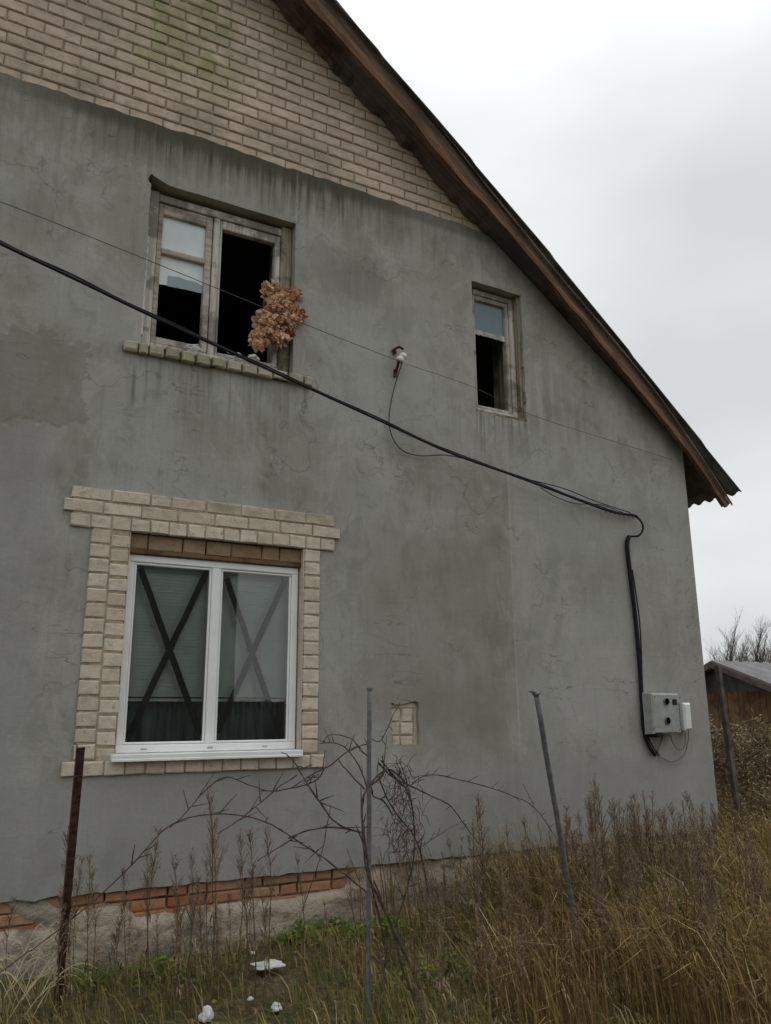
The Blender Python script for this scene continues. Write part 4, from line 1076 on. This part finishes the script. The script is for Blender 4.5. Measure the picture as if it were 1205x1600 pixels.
# shrubs
def shrub_mesh(seed, n=420):
    r_ = random.Random(seed); b = MB()
    for i in range(n):
        a = r_.uniform(0, 6.28); r0 = r_.uniform(0, .25); p = Vector((math.cos(a)*r0, math.sin(a)*r0, 0)); d = Vector((math.cos(a)*r_.uniform(.05, .7), math.sin(a)*r_.uniform(.05, .7), 1)).normalized()
        L_ = r_.uniform(.4, 1.15); pts = [p]; b.tint = r_.random()
        for k in range(4): d = (d+Vector((r_.uniform(-.25, .25), r_.uniform(-.25, .25), r_.uniform(-.15, .1)))).normalized(); pts.append(pts[-1]+d*L_/4)
        b.tube(pts, [.006, .0045, .0035, .0025, .0012], 3, False)
        for t in range(7):
            k = r_.randrange(1, 4); s_ = pts[k].lerp(pts[k+1], r_.random()); dd = Vector((r_.uniform(-1, 1), r_.uniform(-1, 1), r_.uniform(-.3, 1))).normalized()*r_.uniform(.03, .09)
            b.ribbon([s_, s_+dd*.5, s_+dd], [.002, .009, .001], dd.orthogonal().normalized())
    return b
sp = [shrub_mesh(50+i).build('dry_shrub', M['brush']) for i in range(3)]; su_ = set()
for i, (px, D, s_, h) in enumerate(((1112, 11.5, 1.0, 1.1), (1140, 12.5, 1.3, 1.25), (1175, 11.8, 1.2, 1.15), (1205, 12.5, 1.4, 1.3), (1120, 15, 1.5, 1.35), (1160, 15.5, 1.6, 1.25), (1200, 15.8, 1.7, 1.3), (1235, 13, 1.5, 1.4), (1190, 10.2, .9, .8), (1150, 10.6, .8, .8), (1128, 13.4, 1.2, 1.2), (1185, 13.6, 1.3, 1.25), (1225, 15, 1.5, 1.4))):
    k = i % 3; o = sp[k]
    if k in su_: o = sp[k].copy(); COL.objects.link(o)
    su_.add(k); p = far(px, 1200, D); o.location = (p.x, p.y, gz(p.x, p.y)-.02); o.scale = (s_, s_, h); o.rotation_euler = (0, 0, i*1.7)
    tag(o, 'brown leafless shrub in front of the shed', 'shrub', 'brown shrubs between the house corner and the shed')
# bare trees
def tree_mesh(seed):
    r_ = random.Random(seed); tb, cb = MB(), MB()
    def grow(p, d, ln_, rad, lv):
        pts = [p]
        for k in range(4):
            d = (d+Vector((r_.uniform(-.13, .13), r_.uniform(-.13, .13), .05))).normalized(); pts.append(pts[-1]+d*ln_/4)
        (tb if lv == 0 else cb).tube(pts, [rad*(1-.14*k) for k in range(5)], 6 if lv == 0 else 3, False)
        if lv >= 4: return
        for k in range((0, 14, 6, 5, 4)[lv+1]):
            t = r_.uniform(.3, 1); q_ = pts[min(4, int(t*4))]; a = r_.uniform(0, 6.28); sp_ = r_.uniform(.35, .75)
            nd = (d+Vector((math.cos(a)*sp_, math.sin(a)*sp_, .15))).normalized()
            grow(q_, nd, ln_*r_.uniform(.42, .62), rad*.42 if lv else rad*.35, lv+1)
        if lv == 0: grow(pts[-1], d, ln_*.55, rad*.5, 1)
    grow(Vector((0, 0, 0)), Vector((0, 0, 1)), .68, .012, 0)
    return tb, cb
tr = []
for i in range(3):
    tb, cb = tree_mesh(70+i); tr.append((tb, cb))
tmesh = {}
for i, (px, ptop, D) in enumerate(((1104, 1005, 33), (1122, 1000, 36), (1136, 988, 34), (1150, 1003, 38), (1162, 984, 35), (1176, 998, 37), (1190, 982, 34), (1203, 975, 36), (1218, 985, 33), (1112, 1012, 40), (1145, 1010, 41), (1184, 1006, 40), (1130, 1008, 42), (1235, 990, 38))):
    p = far(px, ptop, D); h = p.z+.45
    t = bpy.data.objects.new('bare_tree', None); COL.objects.link(t); t.location = (p.x, p.y, -.45)
    tag(t, 'slender leafless tree on the skyline behind the shed roof', 'tree', 'bare trees behind the shed')
    k = i % 3; s_ = h/1.0
    if k not in tmesh:
        a = tr[k][0].build('trunk', M['bark']); c_ = tr[k][1].build('crown', M['bark']); tmesh[k] = (a, c_)
    else:
        a, c_ = (q_.copy() for q_ in tmesh[k]); COL.objects.link(a); COL.objects.link(c_)
    for q_ in (a, c_): q_.parent = t; q_.scale = (s_*.8, s_*.8, s_*.97); q_.rotation_euler = (0, 0, i*2.1)
# the far side of the plot, mirrored in the lower window
Xe = at(366, 1000, .075+14.2).x
nb = thing('neighbour_house', 'plain dull house behind the viewer mirrored in the left pane of the taped window', 'house', (Xe-5, -14, -.45))
b = MB(); b.box(Xe-9, Xe, -20, -14, -.45, 5.2); b.build('wall', plain('neighbour_render', (.06, .065, .06), .9, .2, .2, 3, .3), nb)
b = MB(); q = len(b.v)
for x in (Xe-9.3, Xe+.02): b.v += [(x, -20.4, 5.2), (x, -13.6, 5.2), (x, -17, 7.6)]
b.face([0, 1, 2]); b.face([5, 4, 3]); b.face([0, 2, 5, 3]); b.face([2, 1, 4, 5]); b.face([0, 3, 4, 1]); b.build('roof', M['shedroof'], nb)
b = MB(); b.box(Xe-6, Xe-4.8, -13.99, -13.9, 1.0, 2.4, .03); b.box(Xe-3, Xe-1.8, -13.99, -13.9, 1.0, 2.4, .03); b.build('window', M['dial'], nb)
b = MB(); x = Xe-2.5
zf = at(400, 1095, .075+13).z
while x < 22:
    b.tint = rng.random(); b.box(x, x+.135, -12.9, -12.87, -.45, zf+rng.uniform(-.03, .03), .004); x += .15
fence = b.build('board_fence', M['soffit'])
tag(fence, 'dark board fence behind the viewer mirrored along the bottom of the taped panes', 'fence')
